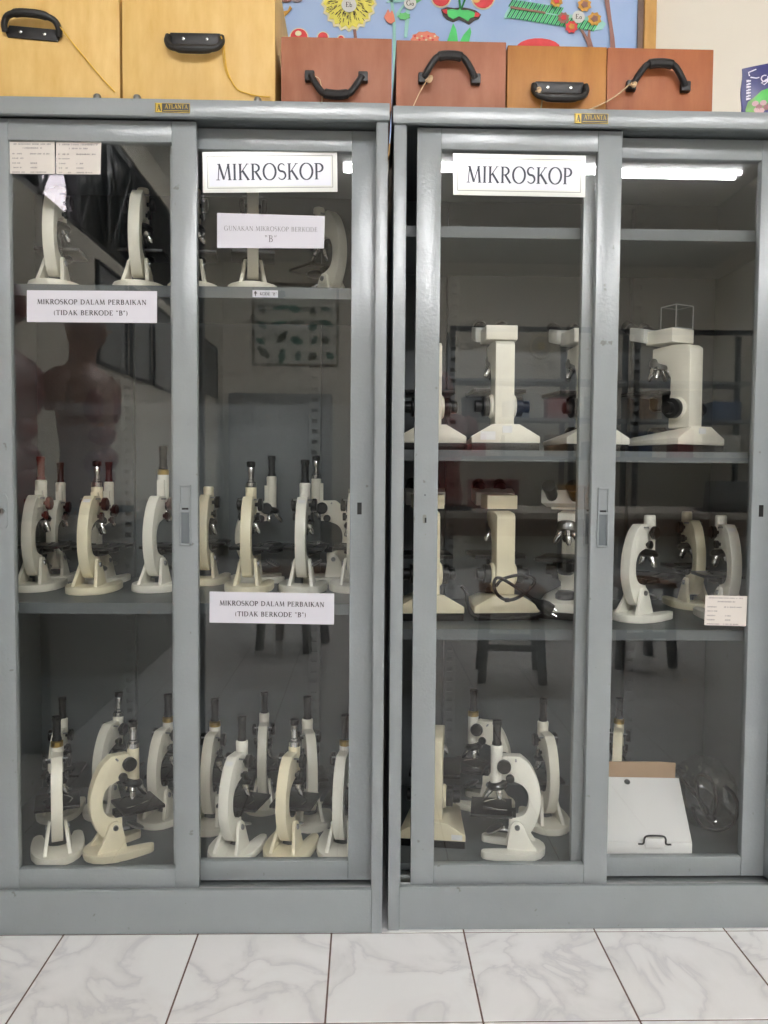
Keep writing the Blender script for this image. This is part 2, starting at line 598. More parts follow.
def marble():
    m = mat('marble_tile', (238, 237, 236), 0.16)
    nt = m.node_tree
    b = nt.nodes['Principled BSDF']
    tc = nt.nodes.new('ShaderNodeTexCoord')
    oi = nt.nodes.new('ShaderNodeObjectInfo')
    mul = nt.nodes.new('ShaderNodeMath')
    mul.operation = 'MULTIPLY'
    mul.inputs[1].default_value = 3.7
    add = nt.nodes.new('ShaderNodeVectorMath')
    add.operation = 'ADD'
    nz = nt.nodes.new('ShaderNodeTexNoise')
    nz.inputs['Scale'].default_value = 4.2
    nz.inputs['Detail'].default_value = 7
    nz.inputs['Distortion'].default_value = 1.0
    rp = nt.nodes.new('ShaderNodeValToRGB')
    e = rp.color_ramp.elements
    e[0].position, e[0].color = 0.40, srgb(243, 244, 245)
    e[1].position, e[1].color = 0.62, srgb(243, 243, 244)
    for p, c in ((0.47, (239, 239, 240)), (0.497, (222, 222, 225)), (0.508, (231, 231, 232)), (0.55, (239, 239, 240))):
        k = e.new(p)
        k.color = srgb(*c)
    nt.links.new(oi.outputs['Random'], mul.inputs[0])
    nt.links.new(tc.outputs['Object'], add.inputs[0])
    nt.links.new(mul.outputs[0], add.inputs[1])
    nt.links.new(add.outputs[0], nz.inputs[0])
    nt.links.new(nz.outputs[0], rp.inputs[0])
    nt.links.new(rp.outputs[0], b.inputs['Base Color'])
    return m


M_TILE = marble()
bm = new_bm()
bx(bm, X_LEFT - .1, X_RIGHT + .1, Y_FAR - .1, Y_BACK + .1, -.1, -.0012)
floor = struct('floor', bm, M_GROUT)
TX0, TY0, TS, TG = -.6684, 1.7885, .30, .0018
bm = new_bm()
bx(bm, TG, TS - TG, TG, TS - TG, -.01, 0)
tile_me = mesh_of('tile', bm, M_TILE, bev=.0008, seg=1)
tiles = []
ix0, ix1 = math.floor((X_LEFT - TX0) / TS), math.ceil((X_RIGHT - TX0) / TS)
iy0, iy1 = math.floor((Y_FAR - TY0) / TS), math.ceil((Y_BACK - TY0) / TS)
for iy in range(iy0, iy1):
    for ix in range(ix0, ix1):
        tiles.append((TX0 + ix * TS, TY0 + iy * TS))
tiles.sort(key=lambda p: (p[0] + .15) ** 2 + (p[1] - .9) ** 2)
rest = new_bm()
for k, (x, y) in enumerate(tiles):
    x0, x1 = max(x, X_LEFT) - x, min(x + TS, X_RIGHT) - x
    y0, y1 = max(y, Y_FAR) - y, min(y + TS, Y_BACK) - y
    if x1 - x0 < .01 or y1 - y0 < .01:
        continue
    whole = (x1 - x0 > TS - .001) and (y1 - y0 > TS - .001)
    if k < 290 and whole:
        link('tile', tile_me, floor, (x, y, 0))
    elif k < 290:
        bm = new_bm()
        bx(bm, x0 + TG, x1 - TG, y0 + TG, y1 - TG, -.01, 0)
        obj('tile', bm, M_TILE, floor, loc=(x, y, 0))
    else:
        bx(rest, x + x0 + TG, x + x1 - TG, y + y0 + TG, y + y1 - TG, -.01, 0)
o = obj('far_tiles', rest, M_TILE, floor)
tag(o, kind='stuff')

# fluorescent lamps
M_TUBE = mat('lit_tube', (255, 255, 255), 0.4, emit=(250, 250, 252, LAMP))
M_FIX = mat('lamp_housing_white', (240, 240, 238), 0.4)


def lamp_fixture(x0, x1, y, label):
    t = thing('ceiling_lamp', label, 'lamp', ((x0 + x1) / 2, y, Z_CEIL), 0, 'fluorescent ceiling lamps')
    L = x1 - x0
    bm = new_bm()
    prism = [(-.11, -.0), (.11, 0), (.11, -.015), (.05, -.05), (-.05, -.05), (-.11, -.015)]
    loft(bm, [(-L / 2, a, b) for a, b in prism], [(L / 2, a, b) for a, b in prism])
    obj('housing', bm, M_FIX, t, bev=.003)
    for s in (-1, 1):
        bm = new_bm()
        cyl(bm, (-L / 2 + .06, s * .055, -.072), (L / 2 - .06, s * .055, -.072), .018, n=10)
        obj('tube', bm, M_TUBE, t)
        for e in (-1, 1):
            bm = new_bm()
            box(bm, (e * (L / 2 - .045), s * .055, -.055), (.03, .04, .07))
            obj('tube_holder', bm, M_FIX, t, bev=.004)


lamp_fixture(-.25, 1.35, -3.1, 'twin tube ceiling lamp reflected between the two large lettered signs')
lamp_fixture(1.5, 3.15, -3.1, 'twin tube ceiling lamp reflected at the top right of the right cabinet glass')
lamp_fixture(-.45, 1.0, -1.95, 'twin tube ceiling lamp over the end of the lab bench')
lamp_fixture(2.4, 3.85, -1.95, 'twin tube ceiling lamp near the right wall')
lamp_fixture(-1.5, -.38, -3.1, 'added twin tube ceiling lamp, unseen, lighting the left cabinet')  # added lamp keeps the left side bright; the left sign hides its reflection


# ================================================================== CABINETS
def cabinet(name, X0, X1, YF, open0, open1, front, rear, shelves, label, plate_px, group):
    """front / rear : (x0, x1) of the two sliding doors"""
    D = .585
    H = 1.83
    t = thing(name, label, 'cabinet', ((X0 + X1) / 2, YF, 0), 0, group)
    ox, oy = (X0 + X1) / 2, YF

    def B(x0, x1, y0, y1, z0, z1, nm, m=M_GREY, bev=.0015, parent=t):
        b = new_bm()
        bx(b, x0 - ox, x1 - ox, y0, y1, z0, z1)
        return obj(nm, b, m, parent, bev=bev)

    # sides with folded front flange
    for s, xa, xb, fa, fb in ((0, X0, X0 + .012, X0, open0), (1, X1 - .012, X1, open1, X1)):
        b = new_bm()
        bx(b, xa - ox, xb - ox, .006, D, 0, H - .012)
        bx(b, fa - ox, fb - ox, 0, .012, 0, H - .036)
        ins = fb if s == 0 else fa
        bx(b, ins - ox - .002, ins - ox + .002, .006, .075, .1, H - .036)
        obj('side_panel', b, M_GREY, t, bev=.0012)
    B(X0 + .012, X1 - .012, D - .012, D, .0, H - .012, 'back_panel', M_GREY_SHADED)
    # top with turned-down lip
    b = new_bm()
    prof = [(-.008, H - .036), (.006, H - .036), (.006, H - .012), (D, H - .012), (D, H), (-.008, H)]
    loft(b, [(X0 - .003 - ox, y, z) for y, z in prof], [(X1 + .003 - ox, y, z) for y, z in prof])
    top = obj('top_panel', b, M_GREY, t, bev=.002)
    for u in ((.375, .46, .718) if X0 < 0 else ()):
        b = new_bm()
        lathe(b, [(.0085, 0), (.0085, .008), (.006, .012), (.002, .0135)], (X0 + (X1 - X0) * u - ox, .006, H), n=12)
        obj('bolt', b, M_STEEL, top)
    # plinth, bottom tray, header track
    B(open0, open1, .002, .014, .0, .1, 'plinth')
    B(X0 + .012, X1 - .012, .09, D - .012, .095, .112, 'bottom_tray', M_GREY_SHADED)
    b = new_bm()
    bx(b, open0 - ox, open1 - ox, .014, .085, .085, .095)
    for yy in (.029, .063):
        bx(b, open0 - ox, open1 - ox, yy - .002, yy + .002, .095, .099)
    obj('door_track', b, M_STEEL, t)
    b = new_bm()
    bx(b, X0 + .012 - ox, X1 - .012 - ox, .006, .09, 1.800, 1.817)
    obj('header_track', b, M_GREY_SHADED, t)
    # perforated shelf uprights at the back
    mid = (front[1] + rear[0]) / 2 - .008
    for xc in (mid - .266, mid + .266):
        b = new_bm()
        y0, y1 = D - .036, D - .033
        bx(b, xc - .017 - ox, xc - .008 - ox, y0, y1, .112, 1.8)
        bx(b, xc + .008 - ox, xc + .017 - ox, y0, y1, .112, 1.8)
        z = .112
        while z < 1.79:
            bx(b, xc - .008 - ox, xc + .008 - ox, y0, y1, z, min(z + .018, 1.8))
            z += .030
        bx(b, xc - .017 - ox, xc - .015 - ox, y1, D - .012, .112, 1.8)
        bx(b, xc + .015 - ox, xc + .017 - ox, y1, D - .012, .112, 1.8)
        obj('perforated_upright', b, M_GREY_SHADED, t)
    for zt in shelves:
        b = new_bm()
        bx(b, X0 + .014 - ox, X1 - .014 - ox, .092, D - .037, zt - .003, zt)
        bx(b, X0 + .014 - ox, X1 - .014 - ox, .0915, .094, zt - .026, zt)
        bx(b, X0 + .014 - ox, X1 - .014 - ox, .092, .105, zt - .026, zt - .023)
        obj('shelf', b, M_GREY_SHADED, t, bev=.0008, seg=1)

    def door(x0, x1, y0, kind):
        z0, z1, st = .097, 1.795, .0535
        d = .022
        b = new_bm()
        loops = []
        bx(b, x0 - ox, x0 + st - ox, y0, y0 + d, z0, z1)
        bx(b, x1 - st - ox, x1 - ox, y0, y0 + d, z0, z1)
        bx(b, x0 + st - ox, x1 - st - ox, y0 + .0006, y0 + d, z1 - .045, z1)
        bx(b, x0 + st - ox, x1 - st - ox, y0 + .0006, y0 + d, z0, z0 + .045)
        dr = obj('sliding_door', b, M_GREY, t, bev=.0018)
        b = new_bm()
        bx(b, x0 + st - .004 - ox, x1 - st + .004 - ox, y0 + .010, y0 + .014, z0 + .041, z1 - .041)
        obj('glass_pane', b, M_GLASS, dr)

        def pull(xc):
            za, zb, hw = .876, 1.010, .0125
            zm = zb - .058
            b = new_bm()
            for r in ((xc - hw, xc - hw + .003, za, zb), (xc + hw - .003, xc + hw, za, zb), (xc - hw, xc + hw, za, za + .004), (xc - hw, xc + hw, zb - .004, zb), (xc - hw, xc + hw, zm - .003, zm + .003)):
                bx(b, r[0] - ox, r[1] - ox, y0 - .005, y0 + .001, r[2], r[3])
            h = obj('pull_handle', b, M_GREY, dr, bev=.0007, seg=1)
            b = new_bm()
            bx(b, xc - hw + .002 - ox, xc + hw - .002 - ox, y0 - .0012, y0 + .001, zm, zb - .003)
            obj('thumb_plate', b, M_GREY, h)
            b = new_bm()
            bx(b, xc - .007 - ox, xc + .007 - ox, y0 - .0022, y0 + .001, zm + .003, zm + .007)
            obj('slot', b, M_DARKHOLE, h)
            b = new_bm()
            bx(b, xc - hw + .004 - ox, xc + hw - .004 - ox, y0 - .0007, y0 + .001, za + .004, zm - .003)
            obj('finger_recess', b, mat('recess_shade_grey', (100, 107, 111), .4), h)  # door grey darkened: the recess shadow is put into the colour

        if kind == 'front':
            pull(x1 - .027)
        else:
            pull(x0 + .027)
            b = new_bm()
            bx(b, x1 - .037 - ox, x1 - .027 - ox, y0 - .0012, y0 + .001, .945, .972)
            obj('latch_slot', b, M_DARKHOLE, dr)
        return dr

    t_front = door(front[0], front[1], .018, 'front')
    t_rear = door(rear[0], rear[1], .052, 'rear')
    # maker's plate on the lip
    (pa, pb), (pc, pd) = plate_px
    A = at(pa, pb, YF - .009)
    Bq = at(pc, pd, YF - .009)
    w, h = Bq.x - A.x, A.z - Bq.z
    cx, cz = (A.x + Bq.x) / 2 - ox, (A.z + Bq.z) / 2
    b = new_bm()
    box(b, (cx, -.0088, cz), (w, .0016, h))
    pl = obj('maker_plate', b, mat('plate_black', (20, 20, 16), .35), t)
    tag(pl, 'small black and yellow maker plate reading ATLANTA')
    P = lambda x, y: Vector((cx + x, -.0101, cz + y))
    M_PY = mat('plate_yellow', (206, 172, 40), .4)
    b = new_bm()
    for (xa, ya), (xb, yb) in (((-.5, .48), (.5, .48)), ((-.5, -.48), (.5, -.48)), ((-.49, -.5), (-.49, .5)), ((.49, -.5), (.49, .5))):
        stroke_bm(b, [(xa * w, ya * h), (xb * w, yb * h)], [h * .04] * 2, P)
    stroke_bm(b, [(-.47 * w, 0), (-.30 * w, 0)], [h * .92] * 2, P)
    stroke_bm(b, [(-.26 * w, -.3 * h), (.46 * w, -.3 * h)], [h * .05] * 2, P)
    put_text(b, 'ATLANTA', .11 * w, .14 * h, .46 * h, P, .66 * w, 1.1)
    obj('lettering', b, M_PY, pl)
    b = new_bm()
    put_text(b, 'A', -.385 * w, 0, .7 * h, lambda x, y: Vector((cx + x, -.0103, cz + y)), .12 * w, 1.6)
    obj('emblem', b, mat('plate_black', (20, 20, 16), .35), pl)
    return t, t_front, t_rear


LX0, LX1 = -.950, .0455
RX0, RX1 = .0590, 1.03
LS = (1.460, .735)
RS = (1.606, 1.094, .674)
ZB = .112
cabL, ldF, ldR = cabinet('display_cabinet', LX0, LX1, YL, -.842, .0215, (-.826, -.369), (-.4345, .0205), LS,
                         'grey steel glass-door cabinet on the left with two shelves of small microscopes', ((155, 103), (190, 113)), 'sliding glass door cabinets')
cabR, rdF, rdR = cabinet('display_cabinet', RX0, RX1, YR, .0850, .9475, (.1105, .5635), (.4885, .9455), RS,
                         'grey steel glass-door cabinet on the right with an empty top shelf', ((574.5, 113.5), (608, 124)), 'sliding glass door cabinets')
# lock of the left cabinet's front door and drilled holes on the right one's
ox = (LX0 + LX1) / 2
b = new_bm()
c = at(3, 511, YL + .018)
prof = [(-.009, -.032), (-.006, -.038), (.006, -.038), (.011, -.03), (.011, .03), (.006, .038), (-.006, .038), (-.009, .032)]
loft(b, [(c.x - ox + x, .0155, c.z + z) for x, z in prof], [(c.x - ox + x, .0185, c.z + z) for x, z in prof])
lk = obj('lock_plate', b, M_GREY, ldF, bev=.0008, seg=1)
b = new_bm()
cyl(b, (c.x - ox - .003, .0155, c.z), (c.x - ox - .003, .011, c.z), .0075, n=16)
obj('lock_cylinder', b, M_STEEL, lk)
b = new_bm()
box(b, (c.x - ox - .003, .0108, c.z), (.0018, .001, .008))
obj('keyhole', b, M_DARKHOLE, lk)
ox = (RX0 + RX1) / 2
for (px, py, w, h, nm, mm) in ((424.5, 519, .0085, .020, 'lock_hole', mat('hole_rim', (120, 122, 116), .5)), (425, 495, .003, .003, 'screw_hole', M_DARKHOLE), (425.5, 534.5, .002, .002, 'screw_hole', mat('hole_rim', (120, 122, 116), .5))):
    c = at(px, py, YR + .018)
    b = new_bm()
    n = 14
    ring = [(math.cos(2 * math.pi * i / n) * w / 2, math.copysign(max(h / 2 - w / 2, 0), math.sin(2 * math.pi * i / n)) + math.sin(2 * math.pi * i / n) * w / 2) for i in range(n)]
    loft(b, [(c.x - ox + x, .0172, c.z + z) for x, z in ring], [(c.x - ox + x, .0185, c.z + z) for x, z in ring])
    hole = obj(nm, b, mm, rdF)
b = new_bm()
c = at(425.5, 520, YR + .018)
box(b, (c.x - ox, .0169, c.z - .0005), (.004, .001, .011))
obj('lock_slot', b, M_DARKHOLE, rdF)


# ================================================================== SIGNS AND LABELS ON THE GLASS
YP_LF, YP_LR = YL + .018 + .0085, YL + .052 + .0085
YP_RF, YP_RR = YR + .018 + .0085, YR + .052 + .0085
M_SLEEVE = mat('laminated_sleeve', (214, 216, 210), 0.12)


def big_sign(corners, Y, label):
    s = Sheet(corners, Y, .0015, M_SLEEVE, 'title_sign', None, label, 'sign', 'large cabinet title signs')
    s.frame(-.465, .465, -.39, .39, .0012, mat('sign_line', (118, 124, 116), .4), 'border_line')
    s.rect(-.452, .452, -.35, .35, mat('sign_white', (216, 218, 226), .18), 'inner_panel', .0003)
    s.text([('MIKROSKOP', 0, -.0, .40, .80)], M_INK, .95)
    return s


big_sign([(202.5, 152.2), (337, 150.8), (337.5, 192), (203, 193)], YP_LR, 'white framed MIKROSKOP sign on the left cabinet\'s right-hand pane')
big_sign([(453, 153.5), (585.5, 156), (585, 197.5), (453, 195)], YP_RF, 'white framed MIKROSKOP sign on the right cabinet\'s left-hand pane')


def notice(corners, Y, label, lines, bold=1.0, m=M_INK2):
    s = Sheet(corners, Y, .0006, M_PAPER, 'paper_notice', None, label, 'notice', 'printed paper notices')
    s.text(lines, m, bold, .10)
    return s


REP = [('MIKROSKOP DALAM PERBAIKAN', 0, .14, .155, .84), ('(TIDAK BERKODE <B>)', -.01, -.20, .155, .57)]
notice([(27, 290.2), (157, 291.2), (157, 323), (27, 322)], YP_LF, 'wide white repair notice taped over the top shelf edge of the left cabinet', REP, 1.35)
notice([(209.7, 591.5), (334.3, 593.5), (334, 624.5), (209.5, 622.5)], YP_LR, 'wide white repair notice taped below the middle shelf of the left cabinet', REP, 1.35)
notice([(217.2, 213), (325, 216), (324, 248.5), (217.2, 248)], YP_LR, 'white notice with the single letter B below the left MIKROSKOP sign',
       [('GUNAKAN MIKROSKOP BERKODE', 0, .07, .135, .87), ('<B>', .0, -.22, .20, None)], .62)


def info_card(corners, Y, label):
    s = Sheet(corners, Y, .0005, M_CARD, 'inventory_card', None, label, 'card', 'small printed inventory cards')
    s.scribble([(-.42, .42, .42, .055), (-.2, .22, .30, .06), (-.44, -.22, .12, .055), (-.04, .38, .12, .055), (-.44, -.2, -.02, .05), (-.44, -.26, -.17, .055), (-.04, .10, -.17, .055), (-.44, -.26, -.31, .055), (-.04, .1, -.31, .055), (-.44, -.15, -.45, .05), (-.04, .3, -.45, .05)], M_INK3)
    return s


info_card([(9.6, 141.6), (54.6, 141.8), (55, 174), (10.2, 173.8)], YP_LF, 'left one of the two small cards in the corner of the left cabinet\'s pane')
info_card([(56.2, 142.2), (101.3, 142.4), (100.4, 174.4), (56.2, 174.2)], YP_LF, 'right one of the two small cards in the corner of the left cabinet\'s pane')
info_card([(705.3, 595.3), (747.2, 596), (746, 626.2), (704.2, 625)], YP_RR, 'small card low on the right cabinet\'s right-hand pane')
s = Sheet([(252.5, 290), (278, 290.4), (278, 297.6), (252.5, 297.2)], YL + .0913, .0005, M_PAPER, 'shelf_tag', None, 'tiny white tag with an arrow on the left cabinet\'s top shelf edge', 'tag')
s.text([('^', -.38, 0, .7, .2), ('KODE <B>', .12, -.02, .42, .66)], M_INK2, 1.2)


# ================================================================== MICROSCOPES
CM = .01
_cache = {}


def cached(key, fn):
    if key not in _cache:
        _cache[key] = fn()
    return _cache[key]


ARM = [(4.0, 24.0), (-.2, 24.1), (-2.3, 22.4), (-3.8, 19.9), (-4.9, 16.8), (-5.3, 13.7), (-5.1, 10.7), (-4.3, 8.0), (-3.1, 5.6), (-1.6, 4.0), (0.2, 3.6), (1.7, 4.6), (2.3, 6.6), (2.3, 8.6), (.8, 8.9), (-1.1, 9.7), (-2.1, 11.3), (-2.35, 13.6), (-1.9, 15.6), (-.7, 17.0), (1.0, 17.7), (2.6, 18.0), (4.0, 18.1)]


def sm2(poly, keep=()):
    return poly


def student_meshes(paint, eye, knob):
    pm = {'cream': M_CREAM, 'yellow': M_YELLOW, 'white': M_WHITE}[paint]
    km = {'black': M_BLACK, 'red': M_RED, 'dkred': M_DKRED}[knob]

    def base():
        b = new_bm()
        half = [(-6.6, 0), (-6.4, 1.6), (-5.4, 3.4), (-3.6, 4.9), (-1, 5.9), (2, 6.2), (5, 6.1), (7.6, 5.8), (8.6, 5.3), (9.0, 4.4), (8.5, 3.6), (6, 3.0), (3, 2.6), (1.5, 1.7), (1.0, 0)]
        poly = half + [(x, -y) for x, y in half[-2:0:-1]]
        prism_z(b, [(x * CM, y * CM) for x, y in poly], 0, 1.9 * CM)
        return mesh_of('base', b, pm, bev=.0035, seg=2)

    def pillar(s):
        b = new_bm()
        prof = [(-4.6, 1.6), (2.8, 1.6), (2.2, 5.6), (1.9, 7.3), (1.0, 8.3), (-.2, 8.3), (-1.2, 7.5), (-2.6, 4.6)]
        def yy(z, a, bb):
            return a + (bb - a) * (8.3 - z) / 6.7
        A = [(x * CM, s * yy(z, 1.4, 2.4) * CM, z * CM) for x, z in prof]
        Bq = [(x * CM, s * yy(z, 2.15, 3.3) * CM, z * CM) for x, z in prof]
        loft(b, A, Bq)
        return mesh_of('pillar', b, pm, bev=.0012)

    def arm():
        b = new_bm()
        poly = [(p.x, p.y) for p in smooth_path([Vector((x, z, 0)) for x, z in ARM[1:13]], 3)]
        poly2 = [(p.x, p.y) for p in smooth_path([Vector((x, z, 0)) for x, z in ARM[13:]], 3)]
        allp = [ARM[0]] + poly + poly2
        prism_y(b, [(x * CM, z * CM) for x, z in allp], -1.3 * CM, 1.3 * CM)
        return mesh_of('arm', b, pm, bev=.002, angle=40)

    def bolt(s):
        b = new_bm()
        cyl(b, (.3 * CM, s * 2.0 * CM, 6.9 * CM), (.3 * CM, s * 2.75 * CM, 6.9 * CM), .75 * CM, .6 * CM, 12)
        return mesh_of('pivot_bolt', b, M_STEEL)

    def tubem():
        b = new_bm()
        lathe(b, [(1.2 * CM, 16.6 * CM), (1.45 * CM, 17 * CM), (1.45 * CM, 25.8 * CM), (1.3 * CM, 26.2 * CM)], (5.5 * CM, 0, 0))
        bx(b, 3.4 * CM, 5.2 * CM, -.9 * CM, .9 * CM, 18 * CM, 23.6 * CM)
        return mesh_of('body_tube', b, pm, bev=0)

    def collar():
        b = new_bm()
        lathe(b, [(1.35 * CM, 0), (1.5 * CM, .2 * CM), (1.5 * CM, 1.3 * CM), (1.2 * CM, 1.6 * CM)], (5.5 * CM, 0, 24.8 * CM))
        return mesh_of('tube_collar', b, M_BRASS if eye == 'brass' else (M_CHROME if eye == 'silver' else pm))

    def eyep():
        b = new_bm()
        o = (5.5 * CM, 0, 26.0 * CM)
        if eye == 'silver':
            lathe(b, [(1.0 * CM, 0), (1.0 * CM, .8 * CM), (.78 * CM, 1.0 * CM), (.78 * CM, 2.6 * CM), (.95 * CM, 2.7 * CM), (.95 * CM, 4.0 * CM), (.8 * CM, 4.3 * CM)], o)
            return mesh_of('eyepiece', b, M_CHROME)
        lathe(b, [(1.15 * CM, 0), (1.15 * CM, 1.0 * CM), (.95 * CM, 1.3 * CM), (1.0 * CM, 5.2 * CM), (1.15 * CM, 5.5 * CM), (1.1 * CM, 6.4 * CM), (.7 * CM, 6.5 * CM)], o)
        return mesh_of('eyepiece', b, {'red': M_RED, 'dkred': M_DKRED}.get(eye, M_RUB))

    def eyecup():
        b = new_bm()
        lathe(b, [(1.0 * CM, 0), (1.15 * CM, .3 * CM), (1.15 * CM, 1.3 * CM), (.8 * CM, 1.5 * CM)], (5.5 * CM, 0, 30.2 * CM))
        return mesh_of('eyecup', b, M_BLACK)

    def knobm(s, big):
        b = new_bm()
        r, y0, y1, c = (1.7, 1.3, 3.3, (3.7, 21.9)) if big else (1.05, 1.3, 2.7, (2.2, 18.9))
        p = [(.5 * CM, 0), (.5 * CM, .35 * (y1 - y0) * CM), (r * .92 * CM, .4 * (y1 - y0) * CM), (r * CM, .5 * (y1 - y0) * CM), (r * CM, .9 * (y1 - y0) * CM), (r * .85 * CM, (y1 - y0) * CM), (r * .4 * CM, (y1 - y0) * CM)]
        lathe(b, p, (c[0] * CM, s * y0 * CM, c[1] * CM), (0, s, 0), 20)
        return mesh_of('focus_knob', b, km)

    def pin():
        b = new_bm()
        cyl(b, (.9 * CM, -2.5 * CM, 23.3 * CM), (.9 * CM, 2.5 * CM, 23.3 * CM), .22 * CM, n=10)
        return mesh_of('cross_pin', b, M_STEEL)

    def nose():
        b = new_bm()
        lathe(b, [(1.2 * CM, 1.3 * CM), (2.2 * CM, .9 * CM), (2.6 * CM, .2 * CM), (2.3 * CM, -.5 * CM), (1.0 * CM, -.8 * CM)], (5.2 * CM, 0, 16.2 * CM), (.22, 0, 1))
        return mesh_of('nosepiece', b, M_BLACK)

    def objective(k):
        b = new_bm()
        a = math.radians(120 * k)
        d = Vector((math.cos(a) * .5 + .15, math.sin(a) * .5, -1)).normalized()
        p = Vector((5.4 * CM, 0, 15.7 * CM)) + Vector((math.cos(a), math.sin(a), 0)) * 1.2 * CM
        L = (3.6, 2.4, 3.0)[k] * CM
        lathe(b, [(.85 * CM, 0), (.85 * CM, L * .4), (.7 * CM, L * .45), (.7 * CM, L * .8), (.4 * CM, L)], p, d, 12)
        return mesh_of('objective', b, M_CHROME)

    def stage():
        b = new_bm()
        bx(b, 1.6 * CM, 11.6 * CM, -5.2 * CM, 5.2 * CM, 10.2 * CM, 11.0 * CM)
        bx(b, .6 * CM, 3.0 * CM, -1.2 * CM, 1.2 * CM, 8.8 * CM, 10.4 * CM)
        return mesh_of('stage', b, M_BLACK, bev=.0015)

    def clip(s):
        b = new_bm()
        tube(b, smooth_path([(3 * CM, s * 2.6 * CM, 11.2 * CM), (5 * CM, s * 3.4 * CM, 11.6 * CM), (8.5 * CM, s * 1.5 * CM, 11.3 * CM)], 4), .16 * CM, 6)
        return mesh_of('stage_clip', b, M_CHROME)

    def diaph():
        b = new_bm()
        lathe(b, [(2.2 * CM, 0), (2.6 * CM, -.4 * CM), (2.6 * CM, -1.2 * CM), (1.5 * CM, -1.7 * CM)][::-1], (6.4 * CM, 0, 10.2 * CM))
        return mesh_of('diaphragm', b, M_BLACK)

    def mirror():
        b = new_bm()
        lathe(b, [(1.2 * CM, -.5 * CM), (2.2 * CM, -.2 * CM), (2.3 * CM, .2 * CM), (2.0 * CM, .3 * CM)], (5.8 * CM, 0, 5.4 * CM), (.5, 0, 1), 18)
        cyl(b, (2.4 * CM, 0, 5.2 * CM), (4.4 * CM, 0, 5.2 * CM), .4 * CM, n=8)
        return mesh_of('mirror', b, [M_STEEL])

    K = lambda n, f, *dep: (n, cached((n,) + dep, f))
    up = [K('arm', arm, paint), K('body_tube', tubem, paint), K('cross_pin', pin)]
    if eye != 'none':
        up += [K('tube_collar', collar, paint, eye), K('eyepiece', eyep, eye if eye in ('silver', 'red', 'dkred') else 'black')]
    for s in (-1, 1):
        up += [('coarse_knob', cached(('ck', s, knob), lambda s=s: knobm(s, True))), ('fine_knob', cached(('fk', s, knob), lambda s=s: knobm(s, False)))]
    up += [K('nosepiece', nose)] + [('objective', cached(('ob', k), lambda k=k: objective(k))) for k in range(3)]
    up += [K('stage', stage), K('diaphragm', diaph), K('mirror', mirror)]
    low = [K('base', base, paint), ('pillar', cached(('pil', paint, 1), lambda: pillar(1))), ('pillar', cached(('pil', paint, -1), lambda: pillar(-1))), ('pivot_bolt', cached(('bolt', 1), lambda: bolt(1))), ('pivot_bolt', cached(('bolt', -1), lambda: bolt(-1)))]
    subs = {'stage': [('stage_clip', cached(('clip', s), lambda s=s: clip(s))) for s in (1, -1)]}
    if eye == 'silver':
        subs['eyepiece'] = [K('eyecup', eyecup)]
    return low, up, subs


def microscope(px, Y, z, heading, eye, paint, label, group, knob='black', incl=0.0, scale=1.0, sticker=None, lift=0.0):
    p = at(px, 470, Y)
    # heading is measured against the line of sight: 90 shows the back of the arm
    t = thing('student_microscope', label, 'microscope', (p.x, Y, z + .0004), math.radians(heading) - math.atan2(p.x, Y), group)
    t.scale = (scale,) * 3
    low, up, subs = student_meshes(paint, eye, knob)
    for n, me in low:
        link(n, me, t)
    a = math.radians(-incl)
    piv = Vector((.3 * CM, 0, 6.9 * CM))
    M = Matrix.Translation(piv) @ Matrix.Rotation(a, 4, 'Y') @ Matrix.Translation(-piv)
    arm_o = None
    for n, me in up:
        o = link(n, me, t)
        o.matrix_local = M @ Matrix.Translation((0, 0, lift)) if n in ('body_tube', 'tube_collar', 'eyepiece', 'nosepiece', 'objective') else M
        if n == 'arm':
            arm_o = o
        for sn, sme in subs.get(n, []):
            link(sn, sme, o)
    if sticker:
        # small paper sticker on the back of the arm
        b = new_bm()
        zz, hh = sticker
        x0 = -.6 if zz > 22 else (-2.8 if zz > 20 else -5.0)
        dx = -.0 
        A = Vector((-1.25, 0, 23.25)); B2 = Vector((-2.15, 0, 22.5))
        nrm = Vector((A.z - B2.z, 0, -(A.x - B2.x))).normalized() * -.12
        vs = [Vector(v) for v in (A + nrm + Vector((0, -.9, 0)), A + nrm + Vector((0, .9, 0)), B2 + nrm + Vector((0, .9, 0)), B2 + nrm + Vector((0, -.9, 0)))]
        b.faces.new([b.verts.new(v * CM) for v in vs])
        obj('paper_sticker', b, M_LABEL, arm_o)
    return t


TOPG, MIDG, LOWG, RMG, RLG = ('small microscopes on the left cabinet top shelf', 'small microscopes on the left cabinet middle shelf', 'small microscopes on the left cabinet floor',
                              'small microscopes on the right cabinet lower shelf', 'small microscopes on the right cabinet floor')
zt, zm = LS
# left cabinet, top shelf
microscope(57, 1.965, zt, 75, 'none', 'cream', 'pale curved-arm microscope below the two small cards on the top shelf', TOPG)
microscope(140, 1.965, zt, 78, 'none', 'cream', 'pale curved-arm microscope beside the door stile on the left top shelf', TOPG)
microscope(194, 1.965, zt, 85, 'none', 'cream', 'top shelf microscope mostly hidden behind the left cabinet\'s middle stile', TOPG)
microscope(253, 1.965, zt, 90, 'none', 'cream', 'top shelf microscope behind the notice with the single letter B', TOPG)
microscope(330, 2.10, zt, 125, 'none', 'cream', 'dim top shelf microscope with arm curving right at the right stile', TOPG)
